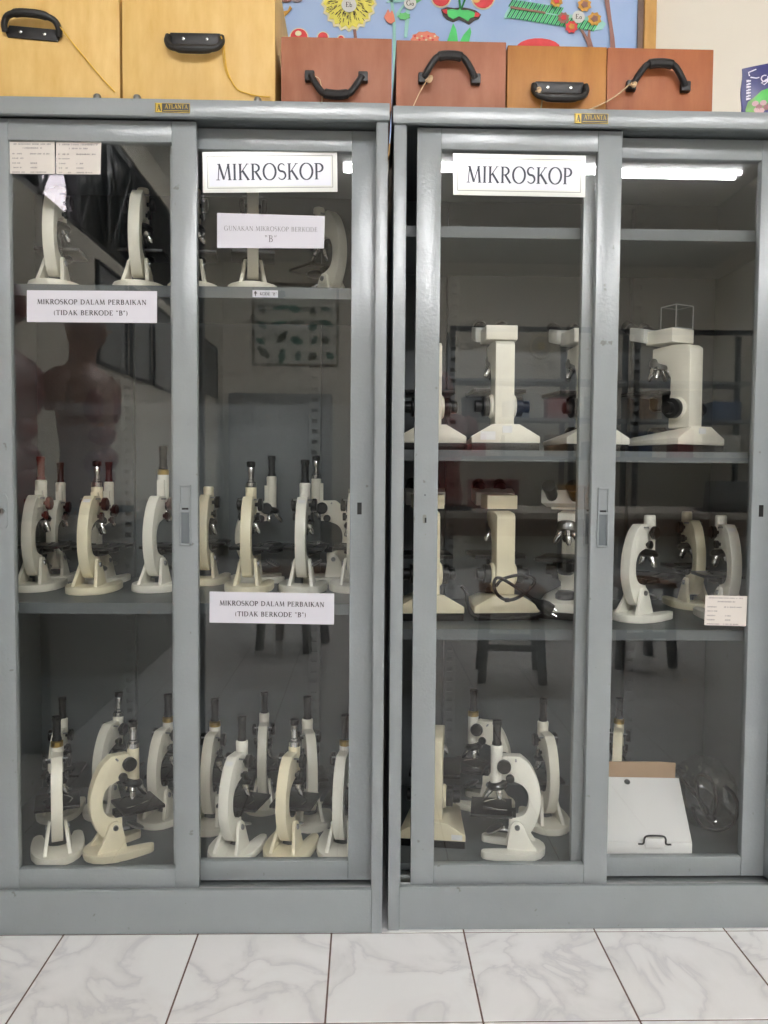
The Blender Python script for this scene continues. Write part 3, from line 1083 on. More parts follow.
# left cabinet, middle shelf
microscope(33, 2.08, zm, 70, 'red', 'cream', 'cream microscope with red-brown eyepiece next to the lock stile', MIDG, 'red', lift=0.015)
microscope(55, 2.246, zm, 74, 'dkred', 'cream', 'dark red eyepiece microscope standing behind the leftmost middle-shelf one', MIDG, 'dkred', scale=.92, lift=0.03)
microscope(89, 2.04, zm, 70, 'silver', 'yellow', 'yellowed cream microscope with silver eyepiece nearest the middle shelf edge', MIDG, 'dkred', sticker=(22, 1), lift=0.013)
microscope(101, 2.205, zm, 66, 'dkred', 'cream', 'red-knobbed microscope half hidden behind the yellowed silver-eyepiece one', MIDG, 'dkred', scale=.90, lift=0.04)
microscope(155, 2.08, zm, 68, 'brass', 'white', 'whitish microscope with brass collar left of the middle stile', MIDG, 'dkred', lift=0.045)
microscope(205, 2.21, zm, 80, 'none', 'yellow', 'microscope without eyepiece just right of the left cabinet\'s middle stile', MIDG)
microscope(248, 2.07, zm, 82, 'silver', 'yellow', 'cream microscope with silver eyepiece above the lower repair notice', MIDG, lift=0.014)
microscope(253, 2.25, zm, 4, 'black', 'cream', 'tall black eyepiece microscope behind the silver-eyepiece one over the lower notice', MIDG, scale=.93, lift=0.05)
microscope(302.5, 2.07, zm, 83, 'black', 'white', 'cream microscope with black eyepiece and arm sticker over the notice\'s right end', MIDG, sticker=(22, 1), lift=0.012)
microscope(335, 2.25, zm, 178, 'silver', 'cream', 'silver eyepiece microscope rising behind the stickered black-eyepiece one', MIDG, scale=.94, lift=0.055)
microscope(353, 2.09, zm, 88, 'silver', 'white', 'microscope partly cut off by the left cabinet\'s right stile on the middle shelf', MIDG, sticker=(22, 1))
# left cabinet, floor
microscope(53, 1.935, ZB, 89, 'brass', 'cream', 'straight-backed microscope with black eyepiece at lower left corner', LOWG)
microscope(54, 2.16, ZB, 75, 'black', 'cream', 'shadowed microscope behind the lower left corner one', LOWG, scale=.95)
microscope(108, 1.945, ZB, 18, 'silver', 'yellow', 'cream microscope seen in side profile facing right on the left cabinet floor', LOWG)
microscope(103, 2.18, ZB, 60, 'silver', 'cream', 'dim microscope with silver eyepiece behind the side-profile one', LOWG, incl=-4)
microscope(158, 2.13, ZB, 66, 'brass', 'cream', 'rear floor microscope left of the left cabinet\'s middle stile', LOWG)
microscope(209, 2.09, ZB, 76, 'brass', 'cream', 'rear floor microscope right of the left cabinet\'s middle stile', LOWG)
microscope(232, 1.935, ZB, 65, 'black', 'white', 'front floor microscope with whitish arm and sticker under the lower notice', LOWG, sticker=(22, 1))
microscope(263, 2.21, ZB, 86, 'black', 'cream', 'rear floor microscope standing between the two front ones', LOWG, scale=.95)
microscope(288, 1.935, ZB, 72, 'silver', 'yellow', 'yellowed front floor microscope with silver eyepiece', LOWG)
microscope(311, 2.11, ZB, 98, 'black', 'cream', 'rear floor microscope nearest the left cabinet\'s right stile', LOWG)
microscope(343, 1.94, ZB, 80, 'brass', 'white', 'front floor microscope cut off by the left cabinet\'s right stile', LOWG)
# right cabinet, lower shelf and floor
microscope(639, 2.02, RS[2], 58, 'none', 'white', 'white microscope without eyepiece facing right beside the middle stile', RMG)
microscope(696, 2.21, RS[2], 112, 'none', 'yellow', 'yellowed microscope behind, between two white ones on the right shelf', RMG)
microscope(731, 2.02, RS[2], 112, 'none', 'white', 'white microscope behind the small card facing left', RMG, sticker=(22, 1))
microscope(496, 2.215, ZB, 165, 'brass', 'cream', 'black eyepiece microscope standing behind the left-facing profile one', RLG)
microscope(524, 1.945, ZB, 182, 'black', 'white', 'white microscope seen in side profile facing left', RLG)
microscope(554, 2.09, ZB, 108, 'black', 'cream', 'slender microscope seen from behind to the right of the profile one', RLG)
microscope(624, 2.16, ZB, 88, 'brass', 'yellow', 'microscope showing only its top above the white carton', RLG, scale=.95)


def boxy(px, Y, z, heading, label, group, paint='cream', head=True, sticker=None, dx=0):
    pm = {'cream': M_CREAM, 'yellow': M_YELLOW, 'white': M_WHITE}[paint]
    p = at(px, 470, Y)
    t = thing('compound_microscope', label, 'microscope', (p.x, Y, z + .0004), math.radians(heading), group)

    def part(nm, fn, m, key=None, parent=t, **k):
        def mk():
            b = new_bm()
            fn(b)
            return mesh_of(nm, b, m, **k)
        return link(nm, cached(('bx', nm, key, m.name), mk), parent)

    def base(b):
        # wedge: low wide slab whose top falls away to both sides of the column
        back = [(-8.3, 1.9), (8.3, 1.9), (8.3, 3.5), (3.3, 6.4), (-3.3, 6.4), (-8.3, 3.5)]
        front = [(-6.4, 1.9), (6.4, 1.9), (6.4, 3.0), (3.3, 4.2), (-3.3, 4.2), (-6.4, 3.0)]
        loft(b, [(-5.5 * CM, y * CM, zz * CM) for y, zz in back], [(14.0 * CM, y * CM, zz * CM) for y, zz in front])

    def foot(b):
        loft(b, [(-5.3 * CM, y * CM, zz * CM) for y, zz in ((-8.2, 0), (8.2, 0), (8.2, 1.95), (-8.2, 1.95))], [(13.8 * CM, y * CM, zz * CM) for y, zz in ((-6.3, 0), (6.3, 0), (6.3, 1.95), (-6.3, 1.95))])

    def column(b):
        prism_y(b, [(x * CM, zz * CM) for x, zz in ((-3.4, 6.2), (3.0, 6.2), (2.6, 18.6), (4.0, 22.0), (8.6, 23.4), (8.6, 26.6), (2.6, 27.0), (-2.2, 26.6), (-3.3, 25.8))], -2.35 * CM, 2.35 * CM)

    def headb(b):
        prism_y(b, [(x * CM, zz * CM) for x, zz in ((1.0, 27.5), (9.4, 27.5), (9.4, 31.0), (1.0, 31.0))], -3.9 * CM, 3.9 * CM)

    def prismh(b):
        loft(b, [(8.9 * CM, y * CM, zz * CM) for y, zz in ((-5.2, 28.0), (5.2, 28.0), (5.2, 31.6), (-5.2, 31.6))], [(13.5 * CM, y * CM, zz * CM) for y, zz in ((-5.6, 29.2), (5.6, 29.2), (5.6, 32.6), (-5.6, 32.6))])

    def turret(b):
        lathe(b, [(1.6 * CM, 2.2 * CM), (2.4 * CM, 1.8 * CM), (2.8 * CM, .6 * CM), (2.6 * CM, -.4 * CM), (1.2 * CM, -.9 * CM)], (8.2 * CM, 0, 22.4 * CM), (-.25, 0, 1))

    def stage(b):
        bx(b, 2.4 * CM, 15.0 * CM, -6.6 * CM, 6.6 * CM, 14.6 * CM, 15.6 * CM)
        bx(b, 2.4 * CM, 5.5 * CM, -2.0 * CM, 2.0 * CM, 11 * CM, 14.8 * CM)

    def cond(b):
        lathe(b, [(1.4 * CM, 0), (2.2 * CM, .6 * CM), (2.4 * CM, 3.2 * CM), (1.8 * CM, 3.8 * CM)], (8.3 * CM, 0, 10.8 * CM))

    part('base', base, pm, bev=.0025)
    part('rubber_foot', foot, M_BLACK, bev=.002)
    col = part('column', column, pm, bev=.003)
    part('stage', stage, M_BLACK, bev=.0015)
    part('condenser', cond, M_BLACK)
    part('nosepiece', turret, M_STEEL)
    for k in range(4):
        def ob(b, k=k):
            a = math.radians(90 * k + 20)
            d = Vector((math.cos(a) * .55 - .15, math.sin(a) * .55, -1)).normalized()
            lathe(b, [(1.0 * CM, 0), (1.0 * CM, 1.2 * CM), (.8 * CM, 1.3 * CM), (.8 * CM, 2.8 * CM), (.4 * CM, 3.6 * CM)], Vector((8.2 * CM, 0, 22.0 * CM)) + Vector((math.cos(a), math.sin(a), 0)) * 1.5 * CM, d, 12)
        part('objective', ob, M_CHROME, k)
    for s in (-1, 1):
        def kn(b, s=s):
            lathe(b, [(2.4 * CM, 0), (2.5 * CM, .2 * CM), (2.5 * CM, 1.6 * CM), (1.5 * CM, 1.8 * CM), (1.5 * CM, 3.4 * CM), (1.2 * CM, 3.6 * CM)], (.2 * CM, s * 3.2 * CM, 11.0 * CM), (0, s, 0), 22)
        def ri(b, s=s):
            lathe(b, [(2.9 * CM, 0), (2.9 * CM, .5 * CM), (2.5 * CM, .8 * CM)], (.2 * CM, s * 2.45 * CM, 11.0 * CM), (0, s, 0), 22)
        part('focus_ring', ri, pm, s)
        part('focus_knob', kn, M_BLACK, s)
    def lamp(b):
        lathe(b, [(2.6 * CM, 0), (2.6 * CM, 1.4 * CM), (2.0 * CM, 2.2 * CM), (1.6 * CM, 2.3 * CM)], (8.3 * CM, 0, 4.4 * CM))
    part('lamp_collar', lamp, M_BLACK)
    if head:
        part('head', headb, pm, bev=.002)
        part('binocular_prism', prismh, mat('pale_grey_plastic', (196, 196, 188), .4), bev=.003)
        for s in (-1, 1):
            def ey(b, s=s):
                lathe(b, [(1.5 * CM, 0), (1.5 * CM, 3.4 * CM), (1.7 * CM, 3.6 * CM), (1.7 * CM, 5.2 * CM), (1.0 * CM, 5.4 * CM)], (12.8 * CM, s * 2.9 * CM, 31.0 * CM), (.9, 0, .55), 16)
            part('eyepiece', ey, M_BLACK, s)
    if sticker:
        for (y0, y1, z0, z1) in sticker:
            b = new_bm()
            bx(b, -5.62 * CM, -5.5 * CM, y0 * CM, y1 * CM, z0 * CM, z1 * CM)
            obj('paper_sticker', b, M_LABEL, t)
    return t


BG2, BG3 = 'large compound microscopes on the right cabinet\'s second shelf', 'large compound microscopes on the right cabinet\'s third shelf'
boxy(430, 2.04, RS[1], 92, 'large cream microscope half behind the left stile on the right cabinet\'s second shelf', BG2, head=False)
boxy(501, 2.0, RS[1], 92, 'large cream compound microscope seen from behind with stickers on its base', BG2, sticker=[(2.6, 6.2, 2.6, 4.6), (-1.4, .9, 4.3, 6.0)])
boxy(588, 2.03, RS[1], 100, 'large microscope hidden by the middle stile on the second shelf', BG2, 'white')
mq = boxy(683, 2.02, RS[1], 118, 'large cream microscope with a clear plastic box on its head', BG2, sticker=[(-1.2, 1.2, 4.6, 6.0)])
boxy(430, 2.04, RS[2], 92, 'large cream microscope half behind the left stile on the third shelf', BG3, 'yellow')
boxy(504, 2.05, RS[2], 94, 'large cream microscope behind the coiled black power cord', BG3, 'yellow')
boxy(574, 2.13, RS[2], 245, 'large white microscope turned forward behind the middle stile on the third shelf', BG3, 'white')
boxy(437, 2.02, ZB, 82, 'large cream microscope standing on the cabinet floor behind the left stile', 'large compound microscopes on the right cabinet floor', 'yellow', head=False, sticker=[(-7.5, -4.8, 2.3, 3.6)])

# clear plastic box on the head of the fourth large microscope
hd = mq.matrix_basis @ Vector((3.6 * CM, -.6 * CM, 31.05 * CM))
b = new_bm()
w, d, h, tt = .058, .05, .058, .0016
for x0, x1, y0, y1, z0, z1 in ((-w / 2, w / 2, -d / 2, d / 2, 0, tt), (-w / 2, -w / 2 + tt, -d / 2, d / 2, tt, h), (w / 2 - tt, w / 2, -d / 2, d / 2, tt, h), (-w / 2, w / 2, -d / 2, -d / 2 + tt, tt, h), (-w / 2, w / 2, d / 2 - tt, d / 2, tt, h)):
    bx(b, x0, x1, y0, y1, z0, z1)
o = obj('plastic_box', b, M_CLEAR, None, loc=hd)
o.rotation_euler = (0, 0, math.radians(25))
tag(o, 'small clear plastic box on top of the large microscope\'s head', 'box')
b = new_bm()
for x, y in ((-w / 2, -d / 2), (w / 2, -d / 2), (w / 2, d / 2), (-w / 2, d / 2)):
    bx(b, x - .001, x + .001, y - .001, y + .001, 0, h)
for z in (.001, h):
    for x in (-w / 2, w / 2):
        bx(b, x - .001, x + .001, -d / 2, d / 2, z - .001, z + .001)
    for y in (-d / 2, d / 2):
        bx(b, -w / 2, w / 2, y - .001, y + .001, z - .001, z + .001)
obj('box_edges', b, mat('plastic_edge', (150, 154, 154), .3), o)

# black power cord lying on the base of the corded microscope, with its plug
zc = RS[2]
Yc = 1.955
cord = thing('power_cord', 'coiled black power cord with plug in front of the third-shelf microscope', 'power cord', (at(510, 600, Yc).x, Yc, zc))
def cpt(px, py, Y=Yc):
    return at(px, py, Y) - Vector(cord.location)
b = new_bm()
pts = [cpt(461, 586), cpt(466, 592), cpt(468, 606, 1.945), cpt(474, 616, 1.94), cpt(500, 619, 1.935), cpt(525, 617, 1.935), cpt(543, 613, 1.93)]
tube(b, smooth_path(pts), .0042, 8)
obj('cable', b, M_RUB, cord)
b = new_bm()
pts = [cpt(534, 600, 1.935), cpt(520, 590), cpt(500, 578, 1.95), cpt(494, 583, 1.94), cpt(497, 594, 1.935), cpt(507, 600, 1.935), cpt(519, 597, 1.94), cpt(531, 588), cpt(534, 579), cpt(520, 575), cpt(503, 579), cpt(496, 586, 1.945)]
tube(b, smooth_path(pts), .004, 8)
obj('cable', b, M_RUB, cord)
b = new_bm()
pts = [cpt(543, 613, 1.93), cpt(549, 606, 1.93)]
A, B2 = cpt(532, 599, 1.935), cpt(552, 611, 1.925)
tube(b, [A, A.lerp(B2, .25), A.lerp(B2, .45), A.lerp(B2, .7), B2], [.005, .008, .014, .0165, .015], 10)
pl = obj('plug', b, M_RUB, cord)
b = new_bm()
dv = (B2 - A).normalized()
for s in (-1, 1):
    q = B2 + Vector((0, 0, s * .007)) 
    cyl(b, q, q + dv * .012, .0023, n=8)
obj('plug_pin', b, M_CHROME, pl)
b = new_bm()
c0 = cpt(507, 600, 1.933)
box(b, c0, (.012, .011, .01))
obj('cable_tie', b, M_BLACK, cord, bev=.002)

# ------------------------------------------------------------------ carton, bag and cable at lower right
M_CARTON = mat('white_card', (236, 236, 234), .65)
M_KRAFT = mat('brown_card', (170, 142, 112), .8, noise=.06, nscale=30)
ct = thing('carton', 'white cardboard carton with open brown flap on the right cabinet floor', 'box', (at(650, 850, 1.94).x, 1.94, ZB + .0005), math.radians(-3))
w, d, h = .236, .17, .05
xo, xr = -.018, .10          # lid and body run from the left to x = xr
b = new_bm()
bx(b, xo - w / 2, xr - .017, -.055, -.055 + d, 0, h)
obj('box_body', b, M_CARTON, ct, bev=.0015)
b = new_bm()   # sloping lid rising from the front edge to the back
zl = .152
loft(b, [(xo - w / 2, -.056, h + .001), (xr - .018, -.056, h + .001), (xr - .004, .09, zl), (xo - w / 2, .09, zl)], [(xo - w / 2, -.053, h - .001), (xr - .018, -.053, h - .001), (xr - .004, .093, zl - .002), (xo - w / 2, .093, zl - .002)])
lid = obj('lid', b, M_CARTON, ct)
b = new_bm()
for x in (xo - w / 2, xr - .021):
    prism = [(-.052, h - .002), (.09, h - .002), (.09, zl - .002)]
    loft(b, [(x, y, z) for y, z in prism], [(x + .002, y, z) for y, z in prism])
obj('lid_side', b, M_CARTON, ct)
b = new_bm()
lathe(b, [(.0075, 0), (.0075, .0015), (.003, .002)], (xo - .020, .078, zl - .008), (0, -.55, .83), 14)
obj('stud', b, mat('stud_grey', (70, 72, 72), .4), lid)
b = new_bm()
fl = [(xo - w / 2 + .004, zl - .01), (xr - .012, zl - .01), (xr - .010, zl + .036), (xr - .045, zl + .038), (xo - w / 2 + .004, zl + .036)]
loft(b, [(x, .094 + .09 * (z - zl + .01), z) for x, z in fl], [(x, .097 + .09 * (z - zl + .01), z) for x, z in fl])
obj('flap', b, M_KRAFT, ct)
b = new_bm()
hx = xo + .014
tube(b, smooth_path([(hx - .042, -.058, h - .004), (hx - .030, -.058, h - .003), (hx - .028, -.060, h + .010), (hx - .020, -.060, h + .017), (hx + .014, -.060, h + .017), (hx + .022, -.060, h + .010), (hx + .024, -.058, h - .003), (hx + .036, -.058, h - .004)], 4), .0022, 8)
obj('handle', b, M_BLACK, ct)
b = new_bm()
bx(b, hx - .025, hx + .019, -.0585, -.0555, h - .014, h + .010)
obj('tuck_tab', b, M_CARTON, ct, bev=.001)

bagc = at(712, 815, 2.0)
b = new_bm()
bmesh.ops.create_icosphere(b, subdivisions=4, radius=1)
from mathutils import noise as mnoise
for v in b.verts:
    p = v.co.copy()
    n1 = mnoise.noise(p * 2.2) * .16 + mnoise.noise(p * 5.0 + Vector((3, 1, 7))) * .12 + abs(mnoise.noise(p * 9)) * .07
    k = 1 + n1
    v.co = Vector((p.x * .078 * k, p.y * .075 * k, max((p.z * .085 * k + (.02 if p.z > 0 else 0) - p.x * .02), -.07)))
o = obj('plastic_bag', b, M_BAG, None, loc=(bagc.x + .030, 2.10, ZB + .0708), angle=20)
tag(o, 'crumpled clear plastic bag holding a cable beside the white carton', 'plastic bag')
cb = thing('charger_cable', 'looped dark cable with a silver tip lying on the clear bag', 'cable', (bagc.x, 1.925, ZB))
def qpt(px, py, Y=1.93):
    return at(px, py, Y) - Vector(cb.location)
b = new_bm()
pts = [qpt(660, 768, 2.10), qpt(668, 763, 2.09), qpt(676, 770, 2.075), qpt(688, 787, 1.985), qpt(700, 800, 1.945), qpt(712, 815), qpt(716, 800), qpt(712, 782), qpt(703, 775), qpt(697, 778), qpt(698, 795), qpt(704, 812), qpt(714, 824, 1.925)]
tube(b, smooth_path(pts, 6), .0042, 8)
obj('cable', b, M_RUB, cb)
b = new_bm()
pts = [qpt(693, 808), qpt(696, 818), qpt(704, 827), qpt(720, 830), qpt(733, 823), qpt(738, 808), qpt(733, 794), qpt(724, 786, 1.935)]
tube(b, smooth_path(pts, 6), .0045, 8)
obj('cable', b, M_RUB, cb)
b = new_bm()
A, B2 = qpt(708, 814, 1.922), qpt(714, 820, 1.918)
cyl(b, A, B2, .006, .0075, 12)
obj('connector', b, M_BLACK, cb)
b = new_bm()
cyl(b, B2, B2 + (B2 - A).normalized() * .006 + Vector((0, -.004, 0)), .005, .004, 12)
obj('connector_tip', b, M_CHROME, cb)

# ================================================================== ON TOP OF THE CABINETS
ZTOP = 1.8302


def wood(name, col, col2, rough=.4, horiz=True):
    return mat(name, col, rough, col2=col2, nscale=4.0, stretch=(9, 9, 2.2) if horiz else (1.5, 1.5, 9), bump=.12, bscale=60, spec=.35)


W_YEL = wood('yellow_plywood', (226, 192, 124), (212, 172, 98), .5)
W_RED = wood('red_brown_plywood', (160, 104, 78), (144, 88, 62), .5)
W_OCH = wood('ochre_plywood', (174, 120, 54), (158, 102, 42), .48)
W_ORG = wood('orange_brown_plywood', (164, 98, 58), (148, 82, 46), .48)
M_HANDLE = mat('handle_black', (24, 24, 25), .45)
M_RAFFIA = mat('yellow_string', (222, 178, 60), .7)
M_TWINE = mat('pale_twine', (206, 178, 142), .8)


def wooden_box(px0, px1, py_top, Y, depth, m, label, height=None, group='wooden microscope boxes'):
    A, B2 = at(px0, 100, Y), at(px1, 100, Y)
    top = at((px0 + px1) / 2, py_top, Y).z if height is None else ZTOP + height
    w, h = B2.x - A.x, top - ZTOP
    t = thing('wooden_box', label, 'wooden box', ((A.x + B2.x) / 2, Y, ZTOP), 0, group)
    b = new_bm()
    bx(b, -w / 2, w / 2, 0, depth, 0, h)
    obj('box_body', b, m, t, bev=.0018)
    return t, w, h


def handle(t, c, kind, flip=1, w=.105, rot=0.0):
    """c: world point on the front face"""
    c = Vector(c) - Vector(t.location)
    R = Matrix.Rotation(rot, 3, 'Y')
    T = lambda x, y, z: c + R @ Vector((x, y, z * flip))
    if kind == 'bail':      # two feet and a trapezoid bail with thick grip
        for s in (-1, 1):
            b = new_bm()
            vs = box(b, (0, 0, 0), (.021, .014, .022))
            bmesh.ops.transform(b, matrix=Matrix.Translation(T(s * w * .46, -.007, 0)) @ R.to_4x4(), verts=vs)
            obj('handle_foot', b, M_HANDLE, t, bev=.003)
        b = new_bm()
        pts = [T(-w * .44, -.012, 0), T(-w * .38, -.016, .014), T(-w * .26, -.019, .036), T(-w * .16, -.02, .042), T(0, -.02, .044), T(w * .16, -.02, .042), T(w * .26, -.019, .036), T(w * .38, -.016, .014), T(w * .44, -.012, 0)]
        tube(b, smooth_path(pts, 4), [.0072 + (.0028 if 10 < i < 22 else 0) for i in range(33)], 10)
        obj('handle_grip', b, M_HANDLE, t)
    else:                   # back plate with screws and a D grip
        b = new_bm()
        prof = [(-.46, -.013), (.46, -.013), (.5, -.004), (.44, .012), (-.44, .012), (-.5, -.004)]
        loft(b, [T(x * w, -.004, z) for x, z in prof], [T(x * w, 0, z) for x, z in prof])
        plt = obj('handle_plate', b, M_HANDLE, t, bev=.0012)
        for s in (-1, 1):
            b = new_bm()
            lathe(b, [(.0035, 0), (.0035, .001), (.0015, .0016)], T(s * w * .22, -.004, 0), (0, -1, 0), 10)
            obj('screw', b, M_CHROME, plt)
        b = new_bm()
        pts = [T(-w * .49, -.007, -.004), T(-w * .50, -.012, .010), T(-w * .42, -.018, .024), T(-w * .22, -.022, .030), T(0, -.023, .031), T(w * .22, -.022, .030), T(w * .42, -.018, .024), T(w * .50, -.012, .010), T(w * .49, -.007, -.004)]
        tube(b, smooth_path(pts, 4), [.0068 + (.002 if 10 < i < 22 else 0) for i in range(33)], 10)
        obj('handle_grip', b, M_HANDLE, t)


def string(t, pxs, Y, m, r=.0014):
    b = new_bm()
    pts = [at(px, py, Y - dy) - Vector(t.location) for px, py, dy in pxs]
    tube(b, smooth_path(pts, 5), r, 6)
    obj('tie_string', b, m, t)


def knot(t, px, py, Y, m, r=.009):
    b = new_bm()
    c = at(px, py, Y - .018) - Vector(t.location)
    for k in range(3):
        pts = [c + Vector((math.cos(a) * r * .6 + k * .002 - .002, math.sin(a) * r * .8 - .0, math.sin(a) * r * (.5 + .3 * k) + math.cos(a) * r * .4)) for a in [2 * math.pi * i / 10 for i in range(10)]]
        tube(b, pts, .0016, 5, closed=True)
    obj('string_knot', b, m, t)


Y1 = YL + .03
t, w, h = wooden_box(-44, 120, -40, Y1, .36, W_YEL, 'large yellow plywood box at the left edge on the left cabinet', height=.33)
handle(t, at(33.5, 34, Y1), 'plate', 1, .116, math.radians(4))
string(t, [(60, 27, .016), (64, 32, .012), (80, 52, .004), (100, 76, .004), (115, 92, .004)], Y1, M_RAFFIA)
t, w, h = wooden_box(122.5, 275, -30, Y1, .36, W_YEL, 'large yellow plywood box beside the red-brown ones on the left cabinet', height=.31)
handle(t, at(195.5, 40, Y1), 'plate', -1, .116)
string(t, [(221, 36, .02), (224, 48, .008), (227, 70, .004), (236, 88, .004), (246, 93, .004), (258, 96, .005), (270, 97, .006)], Y1, M_RAFFIA)
string(t, [(222, 38, .016), (223, 56, .004), (226, 72, .004), (232, 82, .004)], Y1, M_RAFFIA, .001)
Y2 = YL + .035
t, w, h = wooden_box(281, 391.5, 37.5, Y2, .34, W_RED, 'small red-brown box with down-turned handle, left of the two cabinets\' gap')
handle(t, at(336.5, 78.5, Y2), 'bail', -1, .126)
string(t, [(314, 76, .016), (320, 80, .014), (322, 96, .004), (321.5, 106, .004)], Y2, M_TWINE, .001)
Y3 = YR + .035
t, w, h = wooden_box(396, 505.5, 41, Y3, .34, W_RED, 'small red-brown box with up-turned handle, right of the two cabinets\' gap')
handle(t, at(449, 80.5, Y3), 'bail', 1, .126)
knot(t, 429, 79, Y3, M_TWINE)
string(t, [(428, 79, .02), (422, 88, .01), (417, 98, .005), (413, 107, .005)], Y3, M_TWINE, .0013)
t, w, h = wooden_box(507, 606, 46, Y3, .34, W_OCH, 'ochre wooden box with a plate handle on the right cabinet')
handle(t, at(559, 88.5, Y3), 'plate', -1, .115)
knot(t, 538, 90, Y3, M_TWINE, .007)
string(t, [(538, 92, .016), (542, 98, .008), (541, 108, .006)], Y3, mat('grey_string', (140, 130, 90), .8), .002)
t, w, h = wooden_box(606.5, 712.5, 48.5, Y3 + .004, .34, W_ORG, 'orange-brown wooden box at the right end of the row')
handle(t, at(657, 88, Y3 + .004), 'bail', 1, .132)
knot(t, 633, 84, Y3, M_TWINE, .008)
string(t, [(630, 84, .02), (616, 96, .01), (600, 105, .008), (588, 110, .012)], Y3, M_TWINE, .0015)

# seed packet at the right
Yp = YR + .022
A = at(742.5, 112, Yp)
pk = thing('seed_packet', 'dark blue and green printed packet at the right end of the right cabinet', 'packet', (A.x, Yp, ZTOP), math.radians(-6))
pw, ph = .20, at(745, 66, Yp).z - ZTOP
M_PKB = mat('packet_blue', (44, 46, 108), .3, noise=.12, nscale=18)
M_PKG = mat('packet_green', (86, 150, 50), .35, noise=.3, nscale=22)
b = new_bm()
N = 10
front_pts, back_pts = [], []
grid = []
for j in range(N + 1):
    v = j / N
    row = []
    for i in range(N + 1):
        u = i / N
        puff = .016 * math.sin(math.pi * u) ** .6 * (1 - .75 * v ** 2)
        x = -.004 + pw * u + .0015 * math.sin(v * 9) * (1 - u)
        zz = ph * v * (.94 + .10 * min(u * 3.2, 1) - .05 * u)
        row.append((b.verts.new((x, -puff - .002, zz)), b.verts.new((x, puff + .002, zz))))
    grid.append(row)
for j in range(N):
    for i in range(N):
        for s in (0, 1):
            q = (grid[j][i][s], grid[j][i + 1][s], grid[j + 1][i + 1][s], grid[j + 1][i][s])
            f = b.faces.new(q if s == 0 else q[::-1])
for i in range(N):
    b.faces.new((grid[0][i][0], grid[0][i][1], grid[0][i + 1][1], grid[0][i + 1][0]))
    b.faces.new((grid[N][i][0], grid[N][i + 1][0], grid[N][i + 1][1], grid[N][i][1]))
    b.faces.new((grid[i][0][0], grid[i + 1][0][0], grid[i + 1][0][1], grid[i][0][1]))
    b.faces.new((grid[i][N][0], grid[i][N][1], grid[i + 1][N][1], grid[i + 1][N][0]))
obj('pouch', b, M_PKB, pk, angle=60)


def pk_surface(x, z, lift=.0012):
    u = min(max((x + .004) / pw, 0), 1)
    v = min(max(z / ph, 0), 1)
    return Vector((x, -(.016 * math.sin(math.pi * u) ** .6 * (1 - .75 * v ** 2)) - .002 - lift, z))


def pk_patch(poly, m, nm, lift, n=8):
    b = new_bm()
    cx = sum(p[0] for p in poly) / len(poly)
    cz = sum(p[1] for p in poly) / len(poly)
    rings = []
    for k in range(n + 1):
        f = k / n
        rings.append([b.verts.new(pk_surface(cx + (x - cx) * f, cz + (z - cz) * f, lift)) for x, z in poly] if k else [b.verts.new(pk_surface(cx, cz, lift))])
    for k in range(1, n + 1):
        L = len(poly)
        for i in range(L):
            if k == 1:
                b.faces.new((rings[0][0], rings[1][i], rings[1][(i + 1) % L]))
            else:
                b.faces.new((rings[k - 1][i], rings[k][i], rings[k][(i + 1) % L], rings[k - 1][(i + 1) % L]))
    return obj(nm, b, m, pk, angle=60)


lower = [(.004, .001), (.1, .001), (.19, .001), (.19, .06), (.12, .064), (.06, .058), (.035, .052), (.022, .040), (.008, .030), (.004, .015)]
pk_patch(lower, M_PKG, 'green_print', .0012)
leafp = [(.02, .034), (.034, .050), (.058, .060), (.085, .058), (.10, .045), (.085, .028), (.06, .020), (.035, .022)]
pk_patch(leafp, mat('leaf_print', (52, 176, 48), .35), 'leaf_print', .002)
for k, (x, z) in enumerate(((.022, .024), (.030, .016), (.038, .024), (.045, .014), (.034, .008), (.052, .020), (.026, .010))):
    ring = [(x + .007 * math.cos(a), z + .006 * math.sin(a)) for a in [2 * math.pi * i / 9 for i in range(9)]]
    pk_patch(ring, mat('berry_print', (140, 86, 84), .4, noise=.3, nscale=60) if k % 2 else mat('berry_print_pale', (196, 158, 158), .4), 'berry_print', .0028, 2)
b = new_bm()
PP = lambda x, z: pk_surface(x, z, .0024)
script = [_arc(.041, .078, .007, .007, 60, 380), [(.048, .083), (.047, .070), (.040, .064), (.034, .068), (.044, .075), (.056, .082), (.060, .090), (.056, .093), (.054, .080), (.060, .074)], _arc(.068, .078, .006, .006, 0, 360), _arc(.082, .078, .006, .006, 0, 360), [(.03, .081), (.024, .080), (.012, .083)], [(.010, .086), (.008, .094), (.024, .100)]]
for c_ in script:
    stroke_bm(b, c_, [.0026] * len(c_), PP)
for k in range(7):
    z = .074 - k * .0065
    stroke_bm(b, [(.004, z), (.013, z + .0015)], [.0030] * 2, PP)
    stroke_bm(b, [(.004 + .004 * (k % 2), z + .003), (.010, z + .003)], [.0018] * 2, PP)
obj('script_lettering', b, mat('packet_white', (226, 224, 238), .4), pk)

